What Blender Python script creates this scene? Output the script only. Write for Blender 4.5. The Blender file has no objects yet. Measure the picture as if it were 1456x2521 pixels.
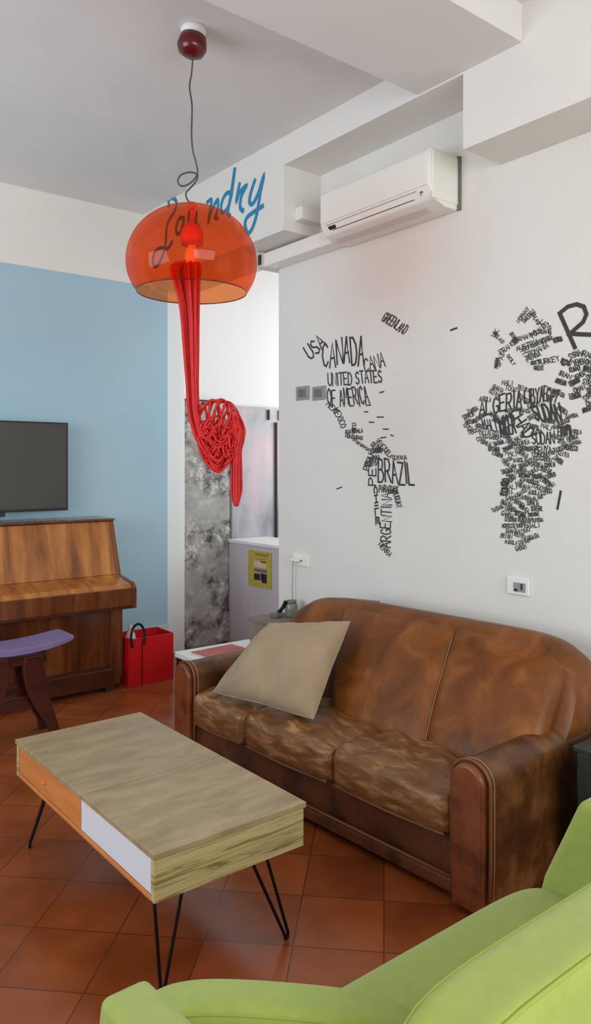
import bpy, bmesh, math, random
from mathutils import Vector, Matrix
random.seed(7)
S = bpy.context.scene
COL = S.collection
PI = math.pi
# ---------------------------------------------------------------- camera model
F, CX, HY, CAMH = 1882.0, 728.0, 1150.0, 1.5
ALPHA = math.radians(38.4)
SA, CA = math.sin(ALPHA), math.cos(ALPHA)

def ray(px, py):
    a = (px - CX) / F
    return Vector((SA + CA * a, CA - SA * a, (HY - py) / F))

def at_d(px, py, d):
    r = ray(px, py)
    return Vector((r.x * d, r.y * d, CAMH + r.z * d))

def at_x(px, py, X):
    r = ray(px, py)
    return at_d(px, py, X / r.x)

def at_y(px, py, Y):
    r = ray(px, py)
    return at_d(px, py, Y / r.y)

def at_z(px, py, z):
    r = ray(px, py)
    return at_d(px, py, (z - CAMH) / r.z)

# ---------------------------------------------------------------- materials
def lin(c):
    out = []
    for v in c:
        v = v / 255.0
        out.append(v / 12.92 if v <= 0.04045 else ((v + 0.055) / 1.055) ** 2.4)
    return (out[0], out[1], out[2], 1.0)

def mat(name, c1, rough=0.5, c2=None, scale=(5, 5, 5), detail=4.0, metal=0.0, bump=0.0, bscale=None,
        ramp=(0.35, 0.65), distort=0.0, c3=None, coat=0.0, sheen=0.0, rough2=None, spec=0.5):
    m = bpy.data.materials.new(name)
    m.use_nodes = True
    nt = m.node_tree
    N, L = nt.nodes, nt.links
    b = N['Principled BSDF']
    b.inputs['Base Color'].default_value = lin(c1)
    b.inputs['Roughness'].default_value = rough
    b.inputs['Metallic'].default_value = metal
    b.inputs['Coat Weight'].default_value = coat
    b.inputs['Coat Roughness'].default_value = 0.12
    b.inputs['Sheen Weight'].default_value = sheen
    b.inputs['Specular IOR Level'].default_value = spec
    tc = N.new('ShaderNodeTexCoord')
    mp = N.new('ShaderNodeMapping')
    mp.inputs['Scale'].default_value = scale
    L.new(tc.outputs['Object'], mp.inputs['Vector'])
    nz = N.new('ShaderNodeTexNoise')
    nz.inputs['Scale'].default_value = 1.0
    nz.inputs['Detail'].default_value = detail
    nz.inputs['Roughness'].default_value = 0.6
    nz.inputs['Distortion'].default_value = distort
    L.new(mp.outputs['Vector'], nz.inputs['Vector'])
    if c2 is not None:
        cr = N.new('ShaderNodeValToRGB')
        cr.color_ramp.elements[0].position = ramp[0]
        cr.color_ramp.elements[0].color = lin(c1)
        cr.color_ramp.elements[1].position = ramp[1]
        cr.color_ramp.elements[1].color = lin(c2)
        if c3 is not None:
            e = cr.color_ramp.elements.new((ramp[0] + ramp[1]) / 2)
            e.color = lin(c3)
        L.new(nz.outputs['Fac'], cr.inputs['Fac'])
        L.new(cr.outputs['Color'], b.inputs['Base Color'])
        if rough2 is not None:
            mr = N.new('ShaderNodeMapRange')
            mr.inputs['From Min'].default_value = ramp[0]
            mr.inputs['From Max'].default_value = ramp[1]
            mr.inputs['To Min'].default_value = rough
            mr.inputs['To Max'].default_value = rough2
            L.new(nz.outputs['Fac'], mr.inputs['Value'])
            L.new(mr.outputs['Result'], b.inputs['Roughness'])
    if bump:
        src = nz
        if bscale:
            src = N.new('ShaderNodeTexNoise')
            src.inputs['Scale'].default_value = bscale
            src.inputs['Detail'].default_value = 5
            L.new(tc.outputs['Object'], src.inputs['Vector'])
        bp = N.new('ShaderNodeBump')
        bp.inputs['Strength'].default_value = bump
        bp.inputs['Distance'].default_value = 0.01
        L.new(src.outputs['Fac'], bp.inputs['Height'])
        L.new(bp.outputs['Normal'], b.inputs['Normal'])
    return m

M = {}
M['wall'] = mat('white_plaster', (228, 226, 220), 0.75, (224, 222, 216), (2, 2, 2), bump=0.06, bscale=40)
M['ceiling'] = mat('ceiling_paint', (226, 224, 222), 0.85, (222, 220, 218), (2, 2, 2))
M['blue'] = mat('pale_blue_paint', (163, 195, 210), 0.7, (158, 191, 207), (1.5, 1.5, 1.5), bump=0.05, bscale=40)
M['trimw'] = mat('trim_white', (232, 234, 234), 0.45)
M['hallwall'] = mat('hall_white', (238, 238, 238), 0.7)
M['counter'] = mat('counter_white', (206, 198, 203), 0.6, (198, 190, 196), (6, 6, 1.2))
M['leather'] = mat('worn_leather', (86, 45, 10), 0.4, (150, 92, 40), (5.5, 5.5, 5.5), 9, bump=0.25, bscale=26,
                   c3=(116, 64, 18), ramp=(0.3, 0.74), rough2=0.5, distort=0.6, spec=0.35)
M['leather_seat'] = mat('creased_seat_leather', (88, 52, 24), 0.25, (172, 130, 90), (28, 8, 28), 8, bump=0.3,
                        c3=(118, 76, 40), ramp=(0.28, 0.74), rough2=0.42, distort=0.5)
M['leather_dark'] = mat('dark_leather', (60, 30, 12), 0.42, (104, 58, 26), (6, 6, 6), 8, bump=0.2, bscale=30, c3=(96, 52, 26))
M['leather_arm_shaded'] = mat('shaded_arm_leather', (62, 35, 12), 0.4, (124, 80, 42), (6, 6, 6), 8, bump=0.2, bscale=30, c3=(88, 50, 20))  # darker leather: shade on the outer arm sides put into the colour
M['leather_arm'] = mat('arm_leather', (84, 38, 14), 0.33, (126, 68, 36), (7, 7, 7), 8, bump=0.12, bscale=30, c3=(116, 58, 28))
M['stitch'] = mat('pale_stitch', (172, 134, 92), 0.6)
M['piping'] = mat('leather_piping', (112, 68, 40), 0.4)
M['brass'] = mat('aged_nail', (150, 120, 80), 0.35, metal=0.8)
M['pillow'] = mat('taupe_cotton', (157, 136, 108), 0.9, (146, 125, 98), (7, 7, 7), bump=0.55, bscale=8, sheen=0.2)
M['green'] = mat('lime_fabric', (154, 170, 78), 0.85, (147, 164, 73), (30, 30, 30), bump=0.08, bscale=220, sheen=0.25)
M['greenpipe'] = mat('lime_piping', (150, 166, 72), 0.8)
M['tabletop'] = mat('pale_oak_top', (142, 122, 92), 0.4, (176, 156, 122), (5, 16, 9), 8, c3=(160, 140, 106), ramp=(0.3, 0.7), distort=0.5)
M['tableend'] = mat('olive_grain_wood', (128, 114, 72), 0.45, (198, 182, 132), (3.0, 8, 60), 4, c3=(178, 162, 112), ramp=(0.34, 0.56), distort=1.2)
M['tableedge'] = mat('pale_edge', (205, 184, 140), 0.5)
M['orangewood'] = mat('orange_wood', (196, 118, 58), 0.4, (214, 138, 74), (3, 3, 20))
M['drawerwhite'] = mat('white_lacquer', (222, 226, 234), 0.25)
M['black'] = mat('black_metal', (28, 26, 28), 0.4, metal=0.6)
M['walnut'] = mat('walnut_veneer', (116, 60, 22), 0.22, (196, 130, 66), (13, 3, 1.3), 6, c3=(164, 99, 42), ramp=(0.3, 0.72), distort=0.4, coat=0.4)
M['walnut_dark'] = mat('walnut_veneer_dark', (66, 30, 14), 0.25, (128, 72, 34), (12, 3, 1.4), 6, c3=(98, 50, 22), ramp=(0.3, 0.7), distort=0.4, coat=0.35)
M['darkwood'] = mat('mahogany', (56, 22, 18), 0.22, (76, 32, 24), (3, 3, 14), coat=0.4)
M['plinth'] = mat('dark_plinth', (60, 26, 16), 0.3, (80, 38, 22), (4, 4, 12))
M['purple'] = mat('purple_upholstery', (112, 99, 142), 0.5, (122, 108, 150), (12, 12, 12))
M['red'] = mat('red_plastic', (205, 18, 24), 0.4, (190, 12, 20), (5, 5, 5))
M['reddark'] = mat('dark_red_lacquer', (92, 12, 22), 0.22)
M['orangeplastic'] = mat('orange_plastic', (226, 84, 40), 0.35)
M['rope'] = mat('red_cord', (206, 26, 26), 0.6, (186, 16, 20), (30, 30, 30))
M['tvblack'] = mat('tv_bezel', (24, 26, 28), 0.4)
M['screen'] = mat('tv_screen', (78, 77, 73), 0.28, (70, 69, 66), (2, 2, 2), spec=0.35)
M['acwhite'] = mat('ac_white', (236, 234, 226), 0.35)
M['acgrey'] = mat('ac_grey', (196, 188, 178), 0.45)
M['dark'] = mat('dark_slot', (40, 36, 36), 0.6)
M['greyplate'] = mat('grey_plate', (150, 148, 142), 0.5)
M['greydark'] = mat('grey_plate_dark', (112, 110, 106), 0.5)
M['ink'] = mat('black_ink', (60, 57, 56), 0.7)
M['blueink'] = mat('blue_ink', (30, 132, 180), 0.6)
M['cord'] = mat('grey_cord', (70, 66, 64), 0.5)
M['bulb'] = mat('bulb_glass', (250, 236, 220), 0.15)
M['poster_y'] = mat('poster_yellow', (196, 184, 70), 0.5, (178, 160, 60), (30, 30, 30))
M['poster_o'] = mat('poster_ochre', (170, 128, 52), 0.5)
M['poster_b'] = mat('poster_dark', (44, 26, 22), 0.5)
M['poster_v'] = mat('poster_violet', (98, 92, 150), 0.5)
M['poster_p'] = mat('poster_pink', (222, 190, 176), 0.5)
M['magazine'] = mat('magazine_red', (190, 108, 100), 0.45, (172, 84, 80), (14, 14, 14))
M['paper'] = mat('paper_edge', (214, 204, 190), 0.7)
M['boxgrey'] = mat('grey_brown_card', (138, 126, 112), 0.7, (118, 108, 96), (12, 12, 12))
M['jar'] = mat('greygreen_glass', (120, 130, 118), 0.2)
M['crate'] = mat('dark_crate', (26, 36, 32), 0.4, (40, 50, 44), (18, 18, 18))
M['crate_pale'] = mat('crate_patch', (150, 156, 148), 0.5)
M['baseboard'] = mat('baseboard_white', (206, 212, 216), 0.5)

def floor_mat():
    m = bpy.data.materials.new('terracotta_tiles')
    m.use_nodes = True
    nt = m.node_tree; N, L = nt.nodes, nt.links
    b = N['Principled BSDF']
    tc = N.new('ShaderNodeTexCoord')
    T = 0.2835
    sep = N.new('ShaderNodeSeparateXYZ'); L.new(tc.outputs['Object'], sep.inputs[0])
    def math_(op, a, bb=None):
        n = N.new('ShaderNodeMath'); n.operation = op
        for i, v in enumerate((a, bb)):
            if v is None: continue
            if isinstance(v, (int, float)): n.inputs[i].default_value = v
            else: L.new(v, n.inputs[i])
        return n.outputs[0]
    r2 = 0.70710678
    w = math_('MULTIPLY', math_('ADD', sep.outputs[0], sep.outputs[1]), r2)
    u = math_('MULTIPLY', math_('SUBTRACT', sep.outputs[0], sep.outputs[1]), r2)
    w = math_('DIVIDE', math_('ADD', w, -2.378 + 40 * T), T)
    u = math_('DIVIDE', math_('ADD', u, 0.567 + 40 * T), T)
    masks = []
    ids = []
    for c in (w, u):
        f = math_('FRACT', c)
        dd = math_('ABSOLUTE', math_('SUBTRACT', f, 0.5))
        masks.append(math_('GREATER_THAN', dd, 0.4918))
        ids.append(math_('FLOOR', c))
    grout = math_('MAXIMUM', masks[0], masks[1])
    cmb = N.new('ShaderNodeCombineXYZ'); L.new(ids[0], cmb.inputs[0]); L.new(ids[1], cmb.inputs[1])
    wn = N.new('ShaderNodeTexWhiteNoise'); wn.noise_dimensions = '2D'; L.new(cmb.outputs[0], wn.inputs['Vector'])
    nz = N.new('ShaderNodeTexNoise'); nz.inputs['Scale'].default_value = 3.2; nz.inputs['Detail'].default_value = 2.5
    L.new(tc.outputs['Object'], nz.inputs['Vector'])
    mixv = math_('ADD', math_('MULTIPLY', nz.outputs['Fac'], 0.8), math_('MULTIPLY', wn.outputs['Value'], 0.2))
    cr = N.new('ShaderNodeValToRGB')
    cr.color_ramp.elements[0].position = 0.3; cr.color_ramp.elements[0].color = lin((116, 56, 22))
    cr.color_ramp.elements[1].position = 0.72; cr.color_ramp.elements[1].color = lin((166, 88, 44))
    L.new(mixv, cr.inputs['Fac'])
    mx = N.new('ShaderNodeMix'); mx.data_type = 'RGBA'
    L.new(grout, mx.inputs[0]); L.new(cr.outputs['Color'], mx.inputs[6]); mx.inputs[7].default_value = lin((92, 50, 33))
    L.new(mx.outputs[2], b.inputs['Base Color'])
    rr = N.new('ShaderNodeMapRange'); rr.inputs['To Min'].default_value = 0.16; rr.inputs['To Max'].default_value = 0.3
    L.new(nz.outputs['Fac'], rr.inputs['Value']); L.new(rr.outputs['Result'], b.inputs['Roughness'])
    hgt = math_('ADD', math_('MULTIPLY', grout, -1.0), math_('MULTIPLY', nz.outputs['Fac'], 0.12))
    bp = N.new('ShaderNodeBump'); bp.inputs['Strength'].default_value = 0.25; bp.inputs['Distance'].default_value = 0.004
    L.new(hgt, bp.inputs['Height']); L.new(bp.outputs['Normal'], b.inputs['Normal'])
    return m
M['floor'] = floor_mat()

def distress_mat():
    """worn grey sheet with black and white blotches"""
    m = bpy.data.materials.new('distressed_print')
    m.use_nodes = True
    nt = m.node_tree; N, L = nt.nodes, nt.links
    b = N['Principled BSDF']; b.inputs['Roughness'].default_value = 0.45
    tc = N.new('ShaderNodeTexCoord')
    n1 = N.new('ShaderNodeTexNoise'); n1.inputs['Scale'].default_value = 8.0; n1.inputs['Detail'].default_value = 10; n1.inputs['Roughness'].default_value = 0.78
    n2 = N.new('ShaderNodeTexNoise'); n2.inputs['Scale'].default_value = 3.4; n2.inputs['Detail'].default_value = 3
    L.new(tc.outputs['Object'], n1.inputs['Vector']); L.new(tc.outputs['Object'], n2.inputs['Vector'])
    cr = N.new('ShaderNodeValToRGB'); e = cr.color_ramp.elements
    e[0].position = 0.40; e[0].color = lin((44, 44, 46)); e[1].position = 0.62; e[1].color = lin((232, 232, 230))
    k = e.new(0.46); k.color = lin((128, 126, 122)); k = e.new(0.54); k.color = lin((172, 170, 166))
    L.new(n1.outputs['Fac'], cr.inputs['Fac'])
    c2 = N.new('ShaderNodeValToRGB'); c2.color_ramp.elements[0].position = 0.42; c2.color_ramp.elements[1].position = 0.56
    L.new(n2.outputs['Fac'], c2.inputs['Fac'])
    mx = N.new('ShaderNodeMix'); mx.data_type = 'RGBA'
    L.new(c2.outputs['Color'], mx.inputs[0]); L.new(cr.outputs['Color'], mx.inputs[6]); mx.inputs[7].default_value = lin((172, 170, 166))
    mm = N.new('ShaderNodeMix'); mm.data_type = 'RGBA'; mm.inputs[0].default_value = 0.28
    L.new(mx.outputs[2], mm.inputs[6]); L.new(cr.outputs['Color'], mm.inputs[7])
    L.new(mm.outputs[2], b.inputs['Base Color'])
    return m
M['distress'] = distress_mat()
M['palesheet'] = mat('pale_silvery_sheet', (150, 153, 160), 0.25, (214, 190, 198), (2.5, 2.5, 1.6), 3, c3=(184, 184, 190))  # pinkish tone paints the hall reflection into the pane colour

def dome_mat():
    m = bpy.data.materials.new('orange_clear_plastic')
    m.use_nodes = True
    nt = m.node_tree; N, L = nt.nodes, nt.links
    for n in list(N): N.remove(n)
    out = N.new('ShaderNodeOutputMaterial')
    tr = N.new('ShaderNodeBsdfTransparent'); tr.inputs['Color'].default_value = (1.0, 0.34, 0.13, 1)
    tl = N.new('ShaderNodeBsdfTranslucent'); tl.inputs['Color'].default_value = (1.0, 0.16, 0.03, 1)
    gl = N.new('ShaderNodeBsdfGlossy'); gl.inputs['Roughness'].default_value = 0.05
    f0 = N.new('ShaderNodeFresnel'); f0.inputs['IOR'].default_value = 1.3
    fr = N.new('ShaderNodeMath'); fr.operation = 'MINIMUM'; fr.inputs[1].default_value = 0.16
    L.new(f0.outputs[0], fr.inputs[0])
    a = N.new('ShaderNodeMixShader'); a.inputs[0].default_value = 0.10
    L.new(tr.outputs[0], a.inputs[1]); L.new(tl.outputs[0], a.inputs[2])
    c = N.new('ShaderNodeMixShader'); L.new(fr.outputs[0], c.inputs[0])
    L.new(a.outputs[0], c.inputs[1]); L.new(gl.outputs[0], c.inputs[2])
    L.new(c.outputs[0], out.inputs['Surface'])
    return m
M['dome'] = dome_mat()

def clear_mat():
    m = bpy.data.materials.new('clear_glass')
    m.use_nodes = True
    b = m.node_tree.nodes['Principled BSDF']
    b.inputs['Base Color'].default_value = (0.75, 0.8, 0.76, 1)
    b.inputs['Transmission Weight'].default_value = 0.75
    b.inputs['Roughness'].default_value = 0.08
    return m
M['clear'] = clear_mat()

# ---------------------------------------------------------------- builders
def box(bm, x0, x1, y0, y1, z0, z1):
    v = [bm.verts.new(p) for p in ((x0, y0, z0), (x1, y0, z0), (x1, y1, z0), (x0, y1, z0), (x0, y0, z1), (x1, y0, z1), (x1, y1, z1), (x0, y1, z1))]
    for f in ((3, 2, 1, 0), (4, 5, 6, 7), (0, 1, 5, 4), (1, 2, 6, 5), (2, 3, 7, 6), (3, 0, 4, 7)):
        bm.faces.new([v[i] for i in f])

def prism(bm, poly, axis, a0, a1):
    """poly: 2D outline in the two other axes, extruded along axis from a0 to a1"""
    def pt(p, a):
        q = list(p); q.insert(axis, a); return q
    A = [bm.verts.new(pt(p, a0)) for p in poly]
    B = [bm.verts.new(pt(p, a1)) for p in poly]
    n = len(poly)
    bm.faces.new(A); bm.faces.new(B[::-1])
    for i in range(n):
        bm.faces.new((A[i], B[i], B[(i + 1) % n], A[(i + 1) % n]))
    bmesh.ops.recalc_face_normals(bm, faces=bm.faces[:])

def tube(bm, pts, r, n=8, closed=False, cap=True):
    pts = [Vector(p) for p in pts]
    k = len(pts)
    rings = []
    ref = None
    for i, p in enumerate(pts):
        if closed:
            t = pts[(i + 1) % k] - pts[i - 1]
        else:
            t = pts[min(i + 1, k - 1)] - pts[max(i - 1, 0)]
        if t.length < 1e-9: t = Vector((0, 0, 1))
        t.normalize()
        if ref is None:
            ref = Vector((0, 0, 1)) if abs(t.z) < 0.9 else Vector((1, 0, 0))
        u = t.cross(ref); 
        if u.length < 1e-6: u = t.orthogonal()
        u.normalize(); w = u.cross(t).normalized(); ref = w
        rr = r[i] if isinstance(r, (list, tuple)) else r
        rings.append([bm.verts.new(p + rr * (math.cos(2 * PI * j / n) * u + math.sin(2 * PI * j / n) * w)) for j in range(n)])
    m = k if closed else k - 1
    for i in range(m):
        A, B = rings[i], rings[(i + 1) % k]
        for j in range(n):
            bm.faces.new((A[j], A[(j + 1) % n], B[(j + 1) % n], B[j]))
    if cap and not closed:
        bm.faces.new(rings[0][::-1]); bm.faces.new(rings[-1])

def smooth_path(pts, sub=6, closed=False):
    pts = [Vector(p) for p in pts]
    out = []
    n = len(pts)
    rng = n if closed else n - 1
    for i in range(rng):
        p0 = pts[i - 1] if (i > 0 or closed) else pts[0]
        p1, p2 = pts[i], pts[(i + 1) % n]
        p3 = pts[(i + 2) % n] if (i + 2 < n or closed) else pts[-1]
        for s in range(sub):
            t = s / sub
            out.append(0.5 * ((2 * p1) + (p2 - p0) * t + (2 * p0 - 5 * p1 + 4 * p2 - p3) * t * t + (3 * p1 - p0 - 3 * p2 + p3) * t ** 3))
    if not closed: out.append(pts[-1])
    return out

def lathe(bm, prof, c, n=48, tilt=None):
    rings = []
    for r, z in prof:
        if r < 1e-5:
            v = Vector((0, 0, z))
            if tilt: v = tilt @ v
            rings.append([bm.verts.new(Vector(c) + v)])
        else:
            ring = []
            for j in range(n):
                v = Vector((r * math.cos(2 * PI * j / n), r * math.sin(2 * PI * j / n), z))
                if tilt: v = tilt @ v
                ring.append(bm.verts.new(Vector(c) + v))
            rings.append(ring)
    for A, B in zip(rings, rings[1:]):
        for j in range(n):
            a = [A[j % len(A)], A[(j + 1) % len(A)], B[(j + 1) % len(B)], B[j % len(B)]]
            f = []
            for v in a:
                if v not in f: f.append(v)
            if len(f) > 2: bm.faces.new(f)
    bmesh.ops.recalc_face_normals(bm, faces=bm.faces[:])

def cush(bm, half, p=5, n=14, fn=None, pz=None):
    """rounded cushion: cube grid pushed onto a superellipsoid; fn maps unit-box vectors scaled by half to place"""
    vs = {}
    def V(x, y, z):
        k = (x, y, z)
        if k not in vs:
            v = [2 * x / n - 1, 2 * y / n - 1, 2 * z / n - 1]
            q = [math.sin(c * PI / 2) * 0.35 + c * 0.65 for c in v]
            s = sum(abs(c) ** p for c in q) ** (1 / p)
            w = Vector((q[0] / s * half[0], q[1] / s * half[1], q[2] / s * half[2]))
            vs[k] = bm.verts.new(fn(w) if fn else w)
        return vs[k]
    for i in range(n):
        for j in range(n):
            for (a, b_) in ((0, 1), (1, 2), (2, 0)):
                for side in (0, n):
                    def mk(di, dj):
                        c = [side] * 3; c[a] = i + di; c[b_] = j + dj
                        c[3 - a - b_] = side
                        return V(*c)
                    f = [mk(0, 0), mk(1, 0), mk(1, 1), mk(0, 1)]
                    if side == 0: f.reverse()
                    bm.faces.new(f)
    bmesh.ops.recalc_face_normals(bm, faces=bm.faces[:])

def obj(name, bm, material, parent=None, smooth=False, bevel=0.0, seg=3, local=False, label=None):
    """links bm as ONE mesh object; world coordinates unless local"""
    me = bpy.data.meshes.new(name)
    if parent is not None and not local:
        r = parent
        while r.parent is not None: r = r.parent
        bmesh.ops.translate(bm, verts=bm.verts[:], vec=-Vector(r.location))
    bm.to_mesh(me); bm.free()
    me.materials.append(material)
    o = bpy.data.objects.new(name, me)
    COL.objects.link(o)
    if parent is not None: o.parent = parent
    if smooth:
        me.shade_smooth()
    if bevel:
        md = o.modifiers.new('soft_edges', 'BEVEL'); md.width = bevel; md.segments = seg; md.limit_method = 'ANGLE'
        md.angle_limit = math.radians(40)
        me.shade_smooth()
        md2 = o.modifiers.new('flat_faces', 'WEIGHTED_NORMAL'); md2.keep_sharp = True
    if label: o['label'] = label
    return o

def thing(name, label, cat, loc=(0, 0, 0), rz=0, group=None):
    o = bpy.data.objects.new(name, None); COL.objects.link(o)
    o.empty_display_size = 0.1
    o.location = loc; o.rotation_euler = (0, 0, rz)
    o['label'] = label; o['category'] = cat
    if group: o['group'] = group
    return o

def tag(o, label, cat, group=None):
    o['label'] = label; o['category'] = cat
    if group: o['group'] = group
    return o

def struct(name, bm, m, parent=None, bevel=0.0, smooth=False):
    o = obj(name, bm, m, parent, bevel=bevel, smooth=smooth)
    if parent is None: o['kind'] = 'structure'
    return o

def NB(): return bmesh.new()
def BX(*a):
    bm = bmesh.new(); box(bm, *a); return bm

# ================================================================ SETTING
XW, XB = 3.0, 2.72               # right wall plane, beam face plane
ZC = 3.43
struct('floor', BX(-2.4, 5.2, -2.4, 5.75, -0.08, 0.0), M['floor'])
bm = BX(-2.4, 5.2, -2.4, 5.75, ZC, ZC + 0.1)
struct('ceiling', bm, M['ceiling'])
struct('wall_right', BX(XW, XW + 0.16, -2.4, 3.96, 0, ZC), M['wall'])
bm = NB()
box(bm, XB, XW + 0.16, 3.54, 5.3, 2.886, ZC)       # lintel that carries the lettering
struct('lintel_right', bm, M['wall'])
bm = NB(); box(bm, XB, XW, 2.22, 3.54, 3.265, ZC)
struct('beam_upper', bm, M['wall'])
bm = NB(); box(bm, XB, XW, -2.4, 2.22, 2.925, ZC)
struct('beam_lower', bm, M['wall'])
struct('beam_cross', BX(-2.4, XB, 1.91, 2.49, 3.272, ZC), M['ceiling'])
struct('wall_far', BX(-2.4, 2.925, 5.3, 5.6, 0, 2.89), M['blue'])
struct('wall_far_upper', BX(-2.4, 2.925, 5.3, 5.6, 2.89, ZC), M['wall'])
struct('baseboard_far', BX(2.36, 2.925, 5.28, 5.3, 0, 0.27), M['baseboard'])
struct('wall_hall_far', BX(2.925, 5.2, 5.52, 5.75, 0, ZC), M['hallwall'])
struct('wall_hall_side', BX(5.05, 5.2, 3.96, 5.52, 0, ZC), M['hallwall'])
struct('wall_hall_near', BX(3.16, 5.2, 3.0, 3.2, 0, ZC), M['hallwall'])
struct('trim_1', BX(2.925, 3.155, 5.43, 5.52, 0, ZC), M['trimw'], bevel=0.006)
# the walls behind and beside the camera, with their window openings
bm = NB()
box(bm, -2.4, XW, -2.5, -2.4, 0, 0.8); box(bm, -2.4, XW, -2.5, -2.4, 2.9, ZC)
box(bm, -2.4, -1.5, -2.5, -2.4, 0.8, 2.9); box(bm, 2.4, XW, -2.5, -2.4, 0.8, 2.9)
struct('wall_back', bm, M['wall'])
bm = NB()
box(bm, -2.5, -2.4, -2.5, 5.6, 0, 0.8); box(bm, -2.5, -2.4, -2.5, 5.6, 3.1, ZC)
box(bm, -2.5, -2.4, -2.5, 1.5, 0.8, 3.1); box(bm, -2.5, -2.4, 4.3, 5.6, 0.8, 3.1)
struct('wall_left', bm, M['wall'])

# door leaf covered with a worn grey print
d = thing('door_1', 'door leaf covered in a worn black and grey print in the hall', 'door')
del d['category']; del d['label']; d['kind'] = 'structure'
xa = at_y(448, 1400, 5.50).x; xb = at_y(566, 1400, 5.50).x
struct('door_panel', BX(xa, xb, 5.49, 5.52, 0.0, 2.05), M['distress'], d, bevel=0.003)
bm = NB(); box(bm, xa - 0.012, xa, 5.485, 5.52, 0, 2.06); box(bm, xa - 0.012, xb, 5.485, 5.52, 2.05, 2.062)
struct('door_edge', bm, M['dark'], d)

# pale panel to the right of the printed door
xc = at_y(675, 1200, 5.5).x; xd = at_y(700, 1200, 5.5).x
t = thing('glazed_panel', 'pale silvery glazed panel standing right of the grey printed door', 'panel', (xb, 5.5, 0))
obj('pane', BX(xb + 0.014, xd + 0.3, 5.49, 5.515, 0.0, 2.03), M['palesheet'], t)
bm = NB(); box(bm, xb, xb + 0.014, 5.482, 5.52, 0, 2.03)
obj('stile', bm, M['greydark'], t)
bm = NB(); box(bm, xc, xc + 0.018, 5.47, 5.49, 0, 1.90)
obj('rod', bm, M['dark'], t)
for ha, hb in ((657, 660), (684, 687.5)):
    obj('hanger', BX(at_y(ha, 1, 5.5).x, at_y(hb, 1, 5.5).x, 5.47, 5.49, 1.92, 2.01), M['dark'], t)
bm = NB(); lathe(bm, [(0, -0.012), (0.012, 0), (0, 0.012)], at_y(678, 1044, 5.465), 10)
obj('knob', bm, M['dark'], t, smooth=True)

# half-height white counter wall in the hall
XH = 3.62
t = thing('counter', 'half-height white counter in the hall beyond the sofa', 'counter', (XH, 4.8, 0))
obj('front_panel', BX(XH, XH + 0.25, 4.0, 5.48, 0, 0.858), M['counter'], t)
obj('worktop', BX(XH - 0.012, XH + 0.4, 4.0, 5.48, 0.858, 0.885), M['trimw'], t, bevel=0.004)

# poster on the counter
def xplane_quad(px0, py0, px1, py1, X):
    a = at_x(px0, py0, X); b = at_x(px1, py1, X)
    return a, b
pa = at_x(612, 1353, XH - 0.004); pb = at_x(669, 1452, XH - 0.004)
t = thing('poster', 'small yellow poster with dark picture taped to the white counter', 'poster', (XH - 0.004, (pa.y + pb.y) / 2, pb.z))
obj('sheet', BX(XH - 0.005, XH - 0.002, pb.y, pa.y, pb.z, pa.z), M['poster_y'], t)
def prect(px0, py0, px1, py1, m, name):
    a = at_x(px0, py0, XH - 0.006); b = at_x(px1, py1, XH - 0.006)
    obj(name, BX(XH - 0.0065, XH - 0.005, min(a.y, b.y), max(a.y, b.y), min(a.z, b.z), max(a.z, b.z)), m, t)
prect(628, 1360, 660, 1372, M['poster_o'], 'printed_title')
prect(632, 1374, 656, 1380, M['poster_o'], 'printed_title')
prect(626, 1380, 655, 1400, M['poster_p'], 'printed_picture')
prect(642, 1382, 656, 1387, M['poster_b'], 'printed_picture')
prect(626, 1399, 657, 1411, M['poster_v'], 'printed_picture')
prect(626, 1411, 640, 1429, M['poster_b'], 'printed_picture')
prect(640, 1411, 648, 1430, M['poster_v'], 'printed_picture')
prect(645, 1412, 657, 1437, M['poster_b'], 'printed_picture')

# ================================================================ AIR CONDITIONER + TRUNKING
t = thing('air_conditioner', 'white wall-mounted air conditioner under the ceiling beam', 'air conditioner', (XW, 2.87, 2.77))
Y0, Y1 = 2.475, 3.29
prof = [(2.998, 2.775), (2.998, 3.045), (2.80, 3.045), (2.785, 3.02), (2.785, 2.86), (2.82, 2.80), (2.90, 2.775)]
bm = NB(); prism(bm, [(x, z) for x, z in prof], 1, Y0, Y1)
obj('housing', bm, M['acwhite'], t, bevel=0.008)
bm = NB(); box(bm, 2.778, 2.786, Y0 + 0.012, Y1 - 0.01, 2.862, 3.02)
obj('front_panel', bm, M['acwhite'], t, bevel=0.003)
bm = NB(); prism(bm, [(2.787, 2.852), (2.792, 2.856), (2.893, 2.772), (2.888, 2.766)], 1, Y0 + 0.09, Y1 - 0.04)
obj('louvre', bm, M['acgrey'], t, bevel=0.002)
bm = NB(); prism(bm, [(2.806, 2.822), (2.812, 2.827), (2.822, 2.818), (2.816, 2.812)], 1, Y0 + 0.12, Y1 - 0.08)
obj('air_slot', bm, M['dark'], t)
bm = NB(); prism(bm, [(2.79, 2.838), (2.80, 2.846), (2.838, 2.812), (2.83, 2.803)], 1, Y1 - 0.115, Y1 - 0.06)
obj('flap_hinge', bm, M['dark'], t)
bm = NB()
for k in range(3):
    prism(bm, [(2.790, 2.853 - k * 0.012), (2.794, 2.857 - k * 0.012), (2.800, 2.852 - k * 0.012), (2.796, 2.847 - k * 0.012)], 1, Y0 + 0.045 + 0.01 * k, Y0 + 0.075 - 0.004 * k)
obj('display', bm, M['greydark'], t)
bm = NB(); box(bm, 2.80, 2.998, Y0 - 0.006, Y0 + 0.004, 2.80, 3.03)
obj('end_cap', bm, M['acwhite'], t, bevel=0.004)
bm = NB(); box(bm, 2.985, 3.0, Y0 - 0.016, Y0 + 0.004, 2.775, 3.04)
obj('back_plate', bm, M['greydark'], t)

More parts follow.
